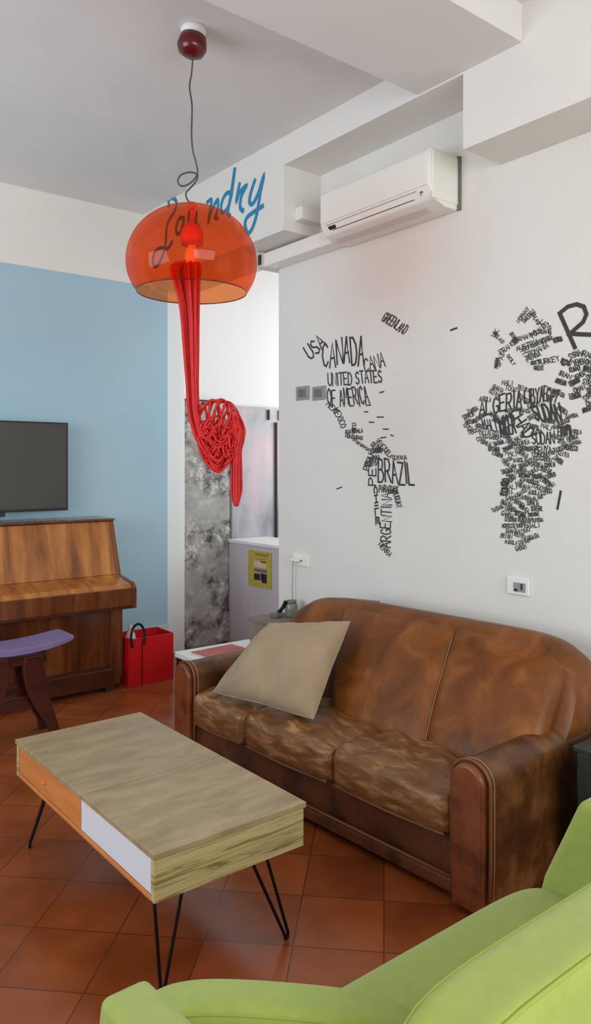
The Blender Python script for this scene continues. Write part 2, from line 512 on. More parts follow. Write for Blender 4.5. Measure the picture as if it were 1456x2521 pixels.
t = thing('cable_trunking', 'white boxed cable trunking running from the air conditioner to the wall end', 'trunking', (2.93, 3.6, 2.78))
bm = NB(); box(bm, 2.885, 2.998, 3.30, 3.97, 2.785, 2.872)
obj('duct', bm, M['acwhite'], t, bevel=0.008)
bm = NB(); box(bm, 2.875, 3.06, 3.965, 4.02, 2.776, 2.88)
obj('corner_cap', bm, M['acgrey'], t, bevel=0.008)
bm = NB(); box(bm, 2.868, 2.876, 3.98, 4.008, 2.80, 2.862)
obj('cap_opening', bm, M['dark'], t)
# little boxed pipe cover on the return of the lintel
a = at_y(728, 512, 3.53); b = at_y(776, 556, 3.53)
o = obj('pipe_cover', BX(a.x, b.x, 3.47, 3.54, b.z, a.z), M['wall'], None, bevel=0.004)
tag(o, 'small square white pipe cover on the wall left of the air conditioner', 'pipe cover')

# ================================================================ SOCKETS AND SWITCHES
def wall_box(bm, px0, py0, px1, py1, depth, X=XW):
    a = at_x(px0, py0, X); b = at_x(px1, py1, X)
    box(bm, X - depth, X, min(a.y, b.y), max(a.y, b.y), min(a.z, b.z), max(a.z, b.z))
for i, (p0, p1, lab) in enumerate(((732, 763, 'grey square switch plate, the one nearer the hall opening'), (772, 804, 'grey square switch plate touching the lettered map'))):
    c = at_x((p0 + p1) / 2, 968, XW)
    t = thing('switch_plate', lab, 'switch', c, group='grey switch plates on the map wall')
    bm = NB(); wall_box(bm, p0, 953, p1, 983, 0.010); obj('plate', bm, M['greyplate'], t, bevel=0.003)
    for k in range(2):
        bm = NB(); wall_box(bm, p0 + 6 + k * 10, 959, p0 + 14 + k * 10, 977, 0.015); obj('rocker', bm, M['greydark'], t, bevel=0.002)
t = thing('wall_socket', 'white double socket with black pin holes above the sofa back', 'socket', at_x(1278, 1445, XW))
bm = NB(); wall_box(bm, 1252, 1420, 1306, 1468, 0.012); obj('plate', bm, M['trimw'], t, bevel=0.004)
bm = NB(); wall_box(bm, 1269, 1432, 1299, 1459, 0.015); obj('insert', bm, M['greyplate'], t, bevel=0.003)
bm = NB(); wall_box(bm, 1272, 1448, 1280, 1455, 0.017); wall_box(bm, 1288, 1437, 1292, 1452, 0.017); obj('pin_hole', bm, M['dark'], t)
t = thing('wall_socket', 'small grey-white socket with a plugged-in charger near the hall opening', 'socket', at_x(745, 1378, XW))
bm = NB(); wall_box(bm, 722, 1362, 762, 1396, 0.010); obj('plate', bm, M['acwhite'], t, bevel=0.003)
bm = NB(); wall_box(bm, 738, 1377, 748, 1382, 0.014); obj('pin_hole', bm, M['greydark'], t)
t = thing('charger', 'thin grey charger cable hanging from the socket near the hall opening', 'cable', at_x(735, 1378, XW - 0.02))
bm = NB(); wall_box(bm, 724, 1372, 740, 1382, 0.04, XW - 0.012); obj('plug', bm, M['acwhite'], t, bevel=0.004)
bm = NB(); tube(bm, smooth_path([at_x(x, y, XW - 0.03) for x, y in ((728, 1376), (722, 1385), (721, 1410), (720, 1450), (722, 1490), (727, 1520), (735, 1545))]), 0.003, 6)
obj('cable', bm, M['greyplate'], t, smooth=True)

# ================================================================ HAND-LETTERED WORLD MAP
GL = {
 'A': [[(0, 0), (.5, 1), (1, 0)], [(.2, .38), (.8, .38)]],
 'B': [[(0, 0), (0, 1), (.65, .95), (.75, .75), (.6, .55), (0, .52)], [(.55, .54), (.95, .35), (.9, .12), (.6, 0), (0, 0)]],
 'C': [[(.95, .82), (.6, 1), (.25, .92), (.02, .5), (.25, .08), (.6, 0), (.95, .18)]],
 'D': [[(0, 0), (0, 1), (.5, .97), (.9, .7), (.95, .4), (.7, .08), (.4, 0), (0, 0)]],
 'E': [[(.95, 1), (0, 1), (0, 0), (.95, 0)], [(0, .5), (.75, .5)]],
 'F': [[(.95, 1), (0, 1), (0, 0)], [(0, .52), (.75, .52)]],
 'G': [[(.95, .82), (.6, 1), (.25, .92), (.02, .5), (.25, .08), (.6, 0), (.95, .15), (.95, .45), (.6, .45)]],
 'H': [[(0, 0), (0, 1)], [(1, 0), (1, 1)], [(0, .5), (1, .5)]],
 'I': [[(.5, 0), (.5, 1)]],
 'J': [[(.8, 1), (.8, .2), (.5, 0), (.1, .15)]],
 'K': [[(0, 0), (0, 1)], [(.95, 1), (0, .45), (1, 0)]],
 'L': [[(0, 1), (0, 0), (.9, 0)]],
 'M': [[(0, 0), (.05, 1), (.5, .35), (.95, 1), (1, 0)]],
 'N': [[(0, 0), (0, 1), (1, 0), (1, 1)]],
 'O': [[(.5, 1), (.1, .8), (0, .5), (.1, .2), (.5, 0), (.9, .2), (1, .5), (.9, .8), (.5, 1)]],
 'P': [[(0, 0), (0, 1), (.7, .97), (.95, .75), (.7, .5), (0, .45)]],
 'Q': [[(.5, 1), (.1, .8), (0, .5), (.1, .2), (.5, 0), (.9, .2), (1, .5), (.9, .8), (.5, 1)], [(.6, .25), (1, -.05)]],
 'R': [[(0, 0), (0, 1), (.7, .97), (.92, .75), (.7, .5), (0, .45)], [(.4, .46), (1, 0)]],
 'S': [[(.9, .85), (.5, 1), (.1, .85), (.15, .6), (.8, .4), (.9, .15), (.5, 0), (.05, .15)]],
 'T': [[(0, 1), (1, 1)], [(.5, 1), (.5, 0)]],
 'U': [[(0, 1), (0, .25), (.3, 0), (.7, 0), (1, .25), (1, 1)]],
 'V': [[(0, 1), (.5, 0), (1, 1)]],
 'W': [[(0, 1), (.25, 0), (.5, .7), (.75, 0), (1, 1)]],
 'X': [[(0, 1), (1, 0)], [(0, 0), (1, 1)]],
 'Y': [[(0, 1), (.5, .5), (1, 1)], [(.5, .5), (.5, 0)]],
 'Z': [[(0, 1), (1, 1), (0, 0), (1, 0)]],
}
RIB = [0]
def ribbon(bm, pts, w, X, dep=0.0012):
    """one flat painted stroke on the plane x = X; pts are (y, z)"""
    P = []
    for p in pts:
        p = Vector(p)
        if not P or (p - P[-1]).length > 1e-4: P.append(p)
    if len(P) < 2: return
    RIB[0] += 1
    d = dep + (RIB[0] % 60) * 0.00004
    n = len(P); A = []; B = []
    for i in range(n):
        t0 = (P[i] - P[i - 1]).normalized() if i else (P[1] - P[0]).normalized()
        t1 = (P[i + 1] - P[i]).normalized() if i < n - 1 else t0
        n0 = Vector((-t0.y, t0.x)); n1 = Vector((-t1.y, t1.x))
        m = n0 + n1
        if m.length < 0.35: m = n0.copy()
        m.normalize()
        k = min(1.6, 1.0 / max(0.5, m.dot(n0))) * w / 2
        c = P[i] - t0 * w * 0.35 if i == 0 else (P[i] + t0 * w * 0.35 if i == n - 1 else P[i])
        d += 0.000012
        A.append(bm.verts.new((X - d, c.x + m.x * k, c.y + m.y * k)))
        B.append(bm.verts.new((X - d, c.x - m.x * k, c.y - m.y * k)))
    for i in range(n - 1):
        bm.faces.new((A[i], A[i + 1], B[i + 1], B[i]))
rw = random.Random(11)
def word(bm, text, quad, w, X=XW, gap=0.22, jit=0.05):
    """letters warped into a pixel quad TL, TR, BR, BL laid onto the wall"""
    TL, TR, BR, BL = [Vector(q) for q in quad]
    widths = [0.35 if c == 'I' else (0.55 if c == ' ' else 1.0) for c in text]
    tot = sum(widths) + gap * (len(text) - 1)
    x = 0.0
    for c, wd in zip(text, widths):
        if c in GL:
            jy, jr = rw.uniform(-jit, jit), rw.uniform(-jit, jit)
            for st in GL[c]:
                pts = []
                for (a, b) in st:
                    aa = (a - 0.5) * (1 if wd == 1.0 else 0.6) + 0.5 * wd + (b - .5) * jr * 2
                    u = (x + aa + (0 if wd == 1.0 else 0)) / tot if wd == 1.0 else (x + wd / 2 + (a - .5) * 0.3) / tot
                    if wd == 1.0: u = (x + a + (b - .5) * jr * 2) / tot
                    v = 1 - b + jy
                    top = TL.lerp(TR, u); bot = BL.lerp(BR, u)
                    p = top.lerp(bot, v)
                    q = at_x(p.x, p.y, X)
                    pts.append((q.y, q.z))
                ribbon(bm, pts, w, X)
        x += wd + gap
def c5(x, y): return (700 + x / 3.708, 720 + y / 3.708)
def c6(x, y): return (1100 + x / 3.708, 720 + y / 3.708)
def q5(*p): return [c5(*k) for k in p]
def q6(*p): return [c6(*k) for k in p]
def strip(a, b, h):
    """pixel quad along a baseline-centre segment with height h"""
    a, b = Vector(a), Vector(b); t = (b - a).normalized(); n = Vector((t.y, -t.x)) * h / 2
    return [a + n, b + n, b - n, a - n]

mp = thing('lettered_world_map', 'black hand-lettered world map of country names covering the white wall above the brown sofa', 'wall map', (XW, 2.4, 1.7))
# North America
bm = NB()
word(bm, 'USA', q5((175, 505), (315, 378), (390, 480), (240, 615)), 0.0115)
word(bm, 'CANADA', q5((345, 490), (725, 365), (735, 640), (355, 690)), 0.0125, jit=0.09)
word(bm, 'CANA', q5((725, 610), (905, 545), (925, 680), (735, 725)), 0.0085, jit=0.08)
word(bm, 'UNITED STATES', q5((400, 742), (888, 706), (900, 815), (405, 855)), 0.0085)
word(bm, 'OF AMERICA', q5((395, 890), (755, 862), (785, 1025), (400, 1035)), 0.0085, jit=0.07)
word(bm, 'GREENLAND', q5((905, 200), (1005, 150), (1120, 320), (1090, 385)) if False else strip(c5(915, 215), c5(1120, 350), 24), 0.0065)
word(bm, 'MEX', strip(c5(400, 1010), c5(470, 1085), 13), 0.006)
word(bm, 'MEXICO', strip(c5(470, 1060), c5(550, 1230), 15), 0.006)
word(bm, 'CUBA', strip(c5(640, 1190), c5(640, 1290), 9), 0.005)
word(bm, 'GUATEMALA', strip(c5(560, 1275), c5(720, 1260), 9), 0.005)
word(bm, 'HONDURAS', strip(c5(565, 1310), c5(720, 1330), 9), 0.005)
word(bm, 'PANAMA', strip(c5(640, 1345), c5(780, 1440), 8), 0.005)
obj('north_america_lettering', bm, M['ink'], mp)
for (x, y, l, a) in ((895, 910, 40, -12), (770, 1030, 45, 0), (750, 1090, 34, 0), (880, 1138, 60, 0), (800, 1185, 46, 0), (930, 1248, 50, 0), (985, 1305, 26, 20), (905, 1325, 50, -8), (505, 1785, 50, -22)):
    dx, dy = l / 2 * math.cos(math.radians(a)), l / 2 * math.sin(math.radians(a))
    pts = [at_x(*c5(x - dx, y - dy), XW), at_x(*c5(x + dx, y + dy), XW)]
    bm = NB(); ribbon(bm, [(p.y, p.z) for p in pts], 0.007, XW)
    obj('island_mark', bm, M['ink'], mp)
for (x, y, x2, y2, w) in ((40, 345, 95, 325, 0.010), (1045, 1815, 1015, 1975, 0.011)):
    pts = [at_x(*c6(x, y), XW), at_x(*c6(x2, y2), XW)]
    bm = NB(); ribbon(bm, [(p.y, p.z) for p in pts], w, XW)
    obj('island_mark', bm, M['ink'], mp)
# South America
bm = NB()
word(bm, 'COLOMBIA', strip(c5(800, 1380), c5(900, 1450), 12), 0.005)
word(bm, 'VENEZUELA', strip(c5(850, 1345), c5(985, 1500), 12), 0.005)
word(bm, 'ECUADOR', strip(c5(790, 1450), c5(880, 1440), 11), 0.005)
word(bm, 'PERU', strip(c5(750, 1620), c5(800, 1480), 15), 0.006)
word(bm, 'PERU', strip(c5(790, 1530), c5(870, 1500), 12), 0.005)
word(bm, 'BOLIVIA', strip(c5(750, 1560), c5(860, 1560), 12), 0.005)
word(bm, 'GUYANA', strip(c5(990, 1510), c5(1120, 1505), 11), 0.005)
word(bm, 'BRAZIL', q5((862, 1520), (1172, 1560), (1195, 1755), (862, 1735)), 0.0105, jit=0.06)
word(bm, 'PE', strip(c5(805, 1760), c5(805, 1600), 18), 0.008)
word(bm, 'PARAGUAY', strip(c5(870, 1790), c5(1040, 1800), 17), 0.006)
word(bm, 'URUGUAY', strip(c5(1010, 1790), c5(1060, 1960), 13), 0.005)
word(bm, 'ARGENTINA', strip(c5(985, 1860), c5(905, 2290), 22) if False else strip(c5(925, 2330), c5(940, 1830), 25), 0.0068, jit=0.08)
word(bm, 'CHILE', strip(c5(835, 1770), c5(855, 2120), 8), 0.009)
word(bm, 'TIERRA', strip(c5(870, 2280), c5(975, 2400), 12), 0.005)
obj('south_america_lettering', bm, M['ink'], mp)

def inside(poly, x, y):
    c = False
    n = len(poly)
    for i in range(n):
        x1, y1 = poly[i]; x2, y2 = poly[(i + 1) % n]
        if (y1 > y) != (y2 > y) and x < (x2 - x1) * (y - y1) / (y2 - y1) + x1: c = not c
    return c
def fill(bm, poly, names, conv, block, cw=118, ch=50, w=0.0034, ang=42, hpx=11.0):
    x0 = min(p[0] for p in poly); x1 = max(p[0] for p in poly); y0 = min(p[1] for p in poly); y1 = max(p[1] for p in poly)
    y = y0 + ch / 2; r = 0; k = 0
    while y < y1:
        x = x0 + cw * (0.5 if r % 2 else 0.2)
        while x < x1:
            cx, cy = x + rw.uniform(-8, 8), y + rw.uniform(-5, 5)
            if inside(poly, cx, cy) and not any(inside(b, cx, cy) for b in block):
                a = math.radians(rw.uniform(-ang, ang)); l = cw * rw.uniform(0.42, 0.5)
                dx, dy = l * math.cos(a), l * math.sin(a) * 0.8
                nm = names[k % len(names)]; k += 1
                word(bm, nm, strip(conv(cx - dx, cy - dy), conv(cx + dx, cy + dy), hpx * rw.uniform(0.85, 1.15)), w, jit=0.07)
            x += cw
        y += ch; r += 1
AF = ['MALI', 'GHANA', 'TOGO', 'BENIN', 'KENYA', 'UGANDA', 'ANGOLA', 'CONGO', 'GABON', 'ZAMBIA', 'MALAWI', 'RWANDA', 'ERITREA', 'SOMALIA', 'TANZANIA', 'NAMIBIA', 'GUINEA', 'SENEGAL', 'GAMBIA', 'BOTSWANA', 'ZIMBABWE', 'LESOTHO', 'BURUNDI', 'TUNISIA', 'MOROCCO', 'ETHIOPIA']
africa = [(560, 800), (640, 860), (850, 850), (1000, 870), (1060, 940), (1040, 1000), (1130, 1080), (1190, 1190), (1160, 1250), (1240, 1240), (1290, 1280), (1200, 1400), (1010, 1560), (970, 1680), (940, 1830), (870, 2000), (830, 2150), (810, 2240), (700, 2330), (570, 2340), (530, 2180), (460, 1960), (480, 1800), (520, 1680), (470, 1500), (430, 1430), (350, 1430), (220, 1330), (180, 1200), (190, 1120), (300, 970), (480, 850)]
bm = NB()
big = [
 ('ALGERIA', [(300, 1010), (690, 870), (690, 1050), (305, 1125)], 0.0085),
 ('LIBYA', [(715, 895), (890, 850), (890, 1000), (715, 1010)], 0.0075),
 ('EGYPT', [(895, 850), (1040, 900), (1000, 1010), (890, 985)], 0.0065),
 ('SUDAN', [(765, 1035), (1030, 1000), (1050, 1160), (825, 1175)], 0.0095),
 ('NIGER', [(480, 1140), (620, 1130), (640, 1290), (500, 1310)], 0.0085),
 ('SUDAN', [(775, 1290), (985, 1265), (985, 1380), (785, 1390)], 0.0065),
 ('MALI', [(320, 1160), (440, 1150), (470, 1270), (340, 1230)], 0.0065),
 ('KENYA', [(800, 1410), (960, 1400), (960, 1465), (810, 1475)], 0.0055),
 ('ETHIOPIA', [(1020, 1240), (1140, 1200), (1150, 1310), (1020, 1310)], 0.0055),
]
for tx, q, w in big: word(bm, tx, q6(*q), w, jit=0.07)
word(bm, 'CHAD', strip(c6(610, 1080), c6(770, 1310), 30), 0.0085)
chad = [(600, 1060), (680, 1040), (800, 1260), (700, 1320)]
word(bm, 'CONGO', strip(c6(530, 1850), c6(540, 1700), 16), 0.007)
fill(bm, africa, AF, c6, [q for _, q, _ in big] + [chad])
obj('africa_lettering', bm, M['ink'], mp)
# Europe and the Middle East
bm = NB()
EU = ['SPAIN', 'FRANCE', 'ITALY', 'POLAND', 'GERMANY', 'AUSTRIA', 'SWEDEN', 'NORWAY', 'FINLAND', 'GREECE', 'SERBIA', 'UKRAINE', 'ROMANIA', 'LATVIA', 'CROATIA']
for tx, a, b, h in (('NORWAY', (655, 270), (745, 140), 9), ('SWEDEN', (700, 270), (800, 165), 10), ('FINLAND', (790, 190), (850, 290), 9),
                    ('UK', (430, 400), (465, 340), 11), ('IRELAND', (440, 370), (520, 460), 9), ('DENMARK', (590, 370), (650, 450), 9),
                    ('FRANCE', (490, 550), (640, 440), 12), ('GERMANY', (600, 450), (790, 380), 11), ('SPAIN', (470, 680), (520, 530), 12), ('PORTUGAL', (455, 690), (470, 590), 8),
                    ('ITALY', (690, 530), (790, 660), 10), ('SICILY', (560, 570), (620, 660), 8), ('POLAND', (780, 400), (900, 300), 13), ('UKRAINE', (860, 450), (970, 400), 13),
                    ('ROMANIA', (750, 560), (930, 480), 12), ('AUSTRIA', (640, 520), (840, 440), 11), ('HUNGARY', (700, 520), (880, 450), 10), ('SERBIA', (750, 600), (860, 560), 10), ('LATVIA', (870, 260), (960, 340), 11),
                    ('GREECE', (800, 690), (890, 690), 10), ('CRETE', (775, 650), (870, 630), 9), ('TURKEY', (830, 640), (1030, 600), 13), ('GEORGIA', (980, 440), (1060, 420), 12), ('LITHUANIA', (800, 360), (960, 360), 10)):
    word(bm, tx, strip(c6(*a), c6(*b), h), 0.0036, jit=0.07)
for st in ([(1175, 505), (1035, 190), (1110, 130), (1190, 108), (1255, 130), (1280, 200), (1250, 270), (1130, 375)], [(1110, 375), (1220, 382), (1330, 386)]):
    pts = [at_x(*c6(*p), XW) for p in st]
    ribbon(bm, [(p.y, p.z) for p in pts], 0.019, XW)
obj('europe_lettering', bm, M['ink'], mp)
bm = NB()
ME = ['SYRIA', 'IRAQ', 'IRAN', 'YEMEN', 'OMAN', 'QATAR', 'JORDAN', 'KUWAIT', 'ARMENIA', 'LEBANON']
asia = [(1150, 540), (1340, 560), (1700, 640), (1700, 1100), (1300, 1110), (1240, 1000), (1150, 920), (1030, 840), (1030, 740)]
word(bm, 'CY', strip(c6(1050, 640), c6(1140, 640), 14), 0.007)
fill(bm, asia, ME, c6, [], cw=120, ch=62, w=0.0042, ang=45, hpx=13)
obj('asia_lettering', bm, M['ink'], mp)

# ---- blue script on the lintel
def c1(x, y): return (280 + x / 3.317, 40 + y / 3.317)
t = thing('laundry_lettering', 'blue brush-script word reading laundry on the beam behind the orange lamp', 'lettering', at_x(560, 510, XB))
strokes = [
 [(455, 1550), (450, 1505), (485, 1485), (515, 1520), (500, 1590), (440, 1700), (425, 1850), (400, 1960), (350, 2045), (322, 2010), (335, 1930), (390, 1890), (440, 1900), (480, 1840)],   # L
 [(575, 1650), (540, 1650), (512, 1720), (520, 1775), (548, 1760), (575, 1660), (570, 1740), (590, 1770)],   # a
 [(620, 1600), (610, 1690), (630, 1735), (665, 1690), (680, 1590), (675, 1690), (700, 1720)],   # u
 [(765, 1520), (800, 1500), (790, 1580), (775, 1680), (800, 1590), (850, 1500), (850, 1580), (830, 1640), (850, 1650)],   # n
 [(965, 1440), (920, 1450), (885, 1520), (880, 1590), (900, 1600), (945, 1530), (992, 1235), (965, 1450), (935, 1590), (950, 1630)],  # d
 [(1030, 1370), (1015, 1440), (1005, 1510), (1030, 1440), (1085, 1385), (1045, 1470), (1035, 1560), (1060, 1590)],  # r
 [(1155, 1340), (1120, 1450), (1112, 1520), (1140, 1530), (1185, 1440), (1228, 1300), (1200, 1440), (1170, 1620), (1130, 1740), (1095, 1770), (1075, 1700), (1095, 1640), (1160, 1590), (1220, 1550)],  # y
]
bm = NB()
for s in strokes:
    pts = smooth_path([at_x(*c1(*p), XB) for p in s], 5)
    ribbon(bm, [(p.y, p.z) for p in pts], 0.029, XB, 0.0015)
obj('painted_script', bm, M['blueink'], t)

# ================================================================ PENDANT LAMP
DL = 3.36
lc = at_d(473, 648, DL)                       # widest ring of the dome
t = thing('pendant_lamp', 'orange-red transparent dome pendant lamp hanging by the blue wall', 'lamp', (lc.x, lc.y, lc.z - 0.13))
prof = []
R, HT = 0.286, 0.247
for k in range(25):
    a = PI / 2 * k / 24
    prof.append((R * math.sin(a) ** 0.92 if k else 0.0, HT * math.cos(a)))
for k in range(1, 10):
    a = math.radians(33) * k / 9
    prof.append((R * math.cos(a) ** 1.0, -0.235 * math.sin(a)))
bm = NB(); lathe(bm, prof, lc, 72)
obj('dome_shade', bm, M['dome'], t, smooth=True)
zr = lc.z - 0.235 * math.sin(math.radians(33)); rr = R * math.cos(math.radians(33))
bm = NB(); tube(bm, [(lc.x + rr * math.cos(2 * PI * j / 72), lc.y + rr * math.sin(2 * PI * j / 72), zr) for j in range(72)], 0.0025, 6, closed=True)
obj('shade_rim', bm, M['reddark'], t, smooth=True)
ztop = lc.z + HT
bm = NB(); lathe(bm, [(0, 0.02), (0.014, 0.02), (0.02, 0.004), (0.008, -0.004), (0.008, -0.072), (0.03, -0.08), (0.045, -0.1), (0.05, -0.13), (0.05, -0.165), (0, -0.165)], (lc.x, lc.y, ztop), 24)
obj('lamp_holder', bm, M['orangeplastic'], t, smooth=True)
bm = NB(); lathe(bm, [(0, 0.0), (0.02, -0.005), (0.03, -0.035), (0.034, -0.06), (0.022, -0.09), (0, -0.1)], (lc.x, lc.y, ztop - 0.165), 24)
obj('bulb', bm, M['bulb'], t, smooth=True)
cc = at_d(476, 80, DL)
cz = ZC
bm = NB(); lathe(bm, [(0, 0), (0.052, 0), (0.055, -0.012), (0.05, -0.036), (0, -0.038)], (cc.x, cc.y, cz), 36)
obj('ceiling_ring', bm, M['trimw'], t, smooth=True)
bm = NB()
tilt = Matrix.Rotation(math.radians(-9), 3, Vector((SA, CA, 0)))
lathe(bm, [(0, 0.012), (0.056, 0.012), (0.062, -0.01), (0.066, -0.035), (0.055, -0.062), (0.03, -0.076), (0, -0.078)], (cc.x, cc.y, cz - 0.05), 36, Matrix.Rotation(math.radians(10), 3, Vector((SA, CA, 0))))
obj('canopy_cup', bm, M['reddark'], t, smooth=True)
pts = [(474, 130), (472, 180), (467, 215), (473, 260), (472, 330), (475, 370), (484, 405), (486, 428), (470, 450), (448, 458), (438, 446), (447, 430), (470, 424), (486, 430), (484, 444), (470, 462), (458, 476), (462, 492), (468, 508)]
P3 = []
for i, (x, y) in enumerate(pts):
    P3.append(at_d(x, y, DL + 0.02 * math.sin(i * 1.1)))
P3[0] = Vector((cc.x, cc.y, cz - 0.11)); P3[-1] = Vector((lc.x, lc.y, ztop + 0.015))
bm = NB(); tube(bm, smooth_path(P3, 6), 0.0036, 8)
obj('cord', bm, M['cord'], t, smooth=True)

# ---- red cord bundle hanging out of the lamp
rr_ = random.Random(3)
t = thing('cord_bundle', 'bright red knotted cord bundle trailing down from inside the orange lamp', 'rope', at_d(520, 1240, DL))
bm = NB()
left = [(424, 665), (432, 700), (446, 760), (454, 860), (461, 950), (466, 1010), (478, 1062), (486, 1085)]
right = [(492, 665), (490, 700), (488, 790), (487, 880), (486, 960), (490, 1020), (500, 1070), (506, 1090)]
NS = 13
for k in range(NS):
    u = k / (NS - 1)
    path = []
    for i, (l, r) in enumerate(zip(left, right)):
        x = l[0] + (r[0] - l[0]) * u + rr_.uniform(-1.2, 1.2); y = l[1] + (r[1] - l[1]) * u
        w = (r[0] - l[0]) * DL / F
        dep = DL + (math.sin(PI * u + 0.3 * k) * 0.35 + ((k * 5) % 7 - 3) / 9) * w * 0.6
        path.append(at_d(x, y, dep))
    path.insert(0, Vector((lc.x, lc.y, 0)) + Vector(((u - .5) * 0.05 * CA, -(u - .5) * 0.05 * SA, lc.z + 0.005)))
    path[1].z = lc.z - 0.02
    rad = [0.0085] * 6 * 9
    tube(bm, smooth_path(path, 6), 0.0078, 7)
obj('twisted_strands', bm, M['rope'], t, smooth=True)
bm = NB()
for k in range(30):
    u = k / 29
    yb = 1072 + 92 * u + rr_.uniform(-4, 4)
    xl = 486 + 12 * (1 - u) + rr_.uniform(-4, 5); xr = 588 - 10 * (1 - u) + rr_.uniform(-5, 5)
    p = [(xl + 6, 1035 + 10 * u), (xl + 4, 1070 + 20 * u), (508 + rr_.uniform(-6, 8), yb - 26), (533 + rr_.uniform(-6, 6), yb), (556 + rr_.uniform(-6, 6), yb - 18), (xr - 6, yb - 60), (xr + 2, 1040 + rr_.uniform(-6, 8))]
    tube(bm, smooth_path([at_d(x + rr_.uniform(-2, 2), y, DL + rr_.uniform(-0.03, 0.03)) for x, y in p], 5), 0.0058, 6)
for k in range(80):
    x, y = rr_.uniform(496, 576), rr_.uniform(1040, 1140)
    p = []
    for _ in range(4):
        a, b = x + rr_.uniform(-16, 16), y + rr_.uniform(-26, 26)
        dx, dy = (a - 537) / 44, (b - 1085) / 70
        q = math.hypot(dx, dy)
        if q > 0.92: a, b = 537 + (a - 537) * 0.92 / q, 1085 + (b - 1085) * 0.92 / q
        p.append((a, b))
    tube(bm, smooth_path([at_d(a, b, DL + rr_.uniform(-0.035, 0.03)) for a, b in p], 5), 0.0056, 6)
obj('knotted_net', bm, M['rope'], t, smooth=True)
bm = NB()
for (xs, ys, xt, yt, xe, ye) in ((488, 1030, 500, 992, 512, 1060), (492, 1022, 518, 987, 514, 1070), (494, 1015, 524, 985, 552, 1062), (505, 1050, 536, 986, 540, 1060), (520, 1060, 548, 984, 568, 1055), (515, 1055, 552, 990, 585, 1062), (540, 1060, 562, 990, 592, 1060), (545, 1055, 570, 1000, 600, 1062), (560, 1062, 576, 1010, 602, 1058)):
    p = [(xs, ys), (xs + (xt - xs) * .55, yt + 9), (xt, yt), (xt + (xe - xt) * .5, yt + 14), (xe, ye), (xe - 3, ye + 24)]
    tube(bm, smooth_path([at_d(a, b, DL + rr_.uniform(-0.015, 0.02)) for a, b in p], 6), 0.0058, 6)
obj('loose_loops', bm, M['rope'], t, smooth=True)
bm = NB()
for k in range(9):
    u = k / 8
    p = [(566 + 14 * u, 1035), (584 + 14 * u, 1056), (578 + 21 * u, 1085), (574 + 19 * u, 1110), (571 + 23 * u, 1160), (571 + 23 * u, 1205), (574 + 15 * u, 1228), (579 + 5 * u, 1244 + rr_.uniform(-4, 3))]
    tube(bm, smooth_path([at_d(a, b, DL + 0.02 * math.sin(PI * u) * (1 if k % 2 else -1)) for a, b in p], 6), 0.0062, 7)
obj('tail', bm, M['rope'], t, smooth=True)

# ================================================================ TELEVISION
tx1 = at_y(168, 1150, 5.185).x
ty = 5.185
zt = at_y(168, 1041, ty).z; zb = at_y(168, 1256, ty).z
tx0 = tx1 - 1.02
t = thing('television', 'black flat-screen television on the pale blue wall above the piano', 'television', ((tx0 + tx1) / 2, 5.23, zb))
obj('casing', BX(tx0, tx1, ty, 5.245, zb, zt), M['tvblack'], t, bevel=0.004)
obj('screen', BX(tx0 + 0.014, tx1 - 0.014, ty - 0.003, ty + 0.002, zb + 0.018, zt - 0.012), M['screen'], t)
obj('wall_bracket', BX(tx0 + 0.3, tx1 - 0.3, 5.245, 5.296, zb + 0.12, zt - 0.12), M['black'], t)
bx = at_y(8, 1262, ty).x
bm = NB(); box(bm, bx - 0.015, bx + 0.015, ty + 0.005, ty + 0.04, zb - 0.03, zb + 0.003)
obj('sensor_box', bm, M['tvblack'], t, bevel=0.003)

# ================================================================ PIANO
PXR, PXL = 2.325, 0.86
t = thing('upright_piano', 'glossy brown walnut upright piano with closed lid against the blue wall', 'piano', ((PXL + PXR) / 2, 5.0, 0))
side = [(4.84, 0.06), (4.84, 0.56), (4.63, 0.565), (4.63, 0.70), (4.66, 0.735), (4.865, 0.765), (4.985, 1.125), (5.27, 1.125), (5.27, 0.0), (4.90, 0.0)]
for nm, a, b in (('side_panel', PXR - 0.028, PXR), ('side_panel', PXL, PXL + 0.028)):
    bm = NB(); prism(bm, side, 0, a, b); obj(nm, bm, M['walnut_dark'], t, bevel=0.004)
i0, i1 = PXL + 0.028, PXR - 0.028
bm = NB(); prism(bm, [(4.875, 0.765), (4.992, 1.122), (5.05, 1.122), (5.05, 0.765)], 0, i0, i1)
obj('upper_panel', bm, M['walnut'], t, bevel=0.003)
bm = NB(); prism(bm, [(4.975, 1.125), (4.975, 1.143), (5.275, 1.143), (5.275, 1.125)], 0, PXL - 0.008, PXR + 0.006)
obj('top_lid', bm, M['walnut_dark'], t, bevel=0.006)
bm = NB(); prism(bm, [(4.642, 0.70), (4.664, 0.728), (4.875, 0.765), (4.875, 0.70)], 0, i0, i1)
obj('key_cover', bm, M['walnut'], t, bevel=0.004)
bm = NB(); box(bm, i0, i1, 4.635, 4.84, 0.585, 0.70)
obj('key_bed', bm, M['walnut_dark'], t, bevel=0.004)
bm = NB(); box(bm, PXL + 0.01, PXR - 0.01, 4.65, 4.86, 0.562, 0.585)
obj('bottom_moulding', bm, M['plinth'], t, bevel=0.006)
bm = NB(); box(bm, i0, i1 - 0.05, 4.852, 4.88, 0.15, 0.562)
obj('lower_panel', bm, M['walnut_dark'], t, bevel=0.003)
bm = NB(); box(bm, i1 - 0.06, PXR - 0.012, 4.842, 4.88, 0.02, 0.562)
obj('corner_post', bm, M['walnut_dark'], t, bevel=0.004)
bm = NB(); box(bm, PXL, PXR - 0.09, 4.775, 4.87, 0.028, 0.15)
obj('plinth', bm, M['plinth'], t, bevel=0.008)
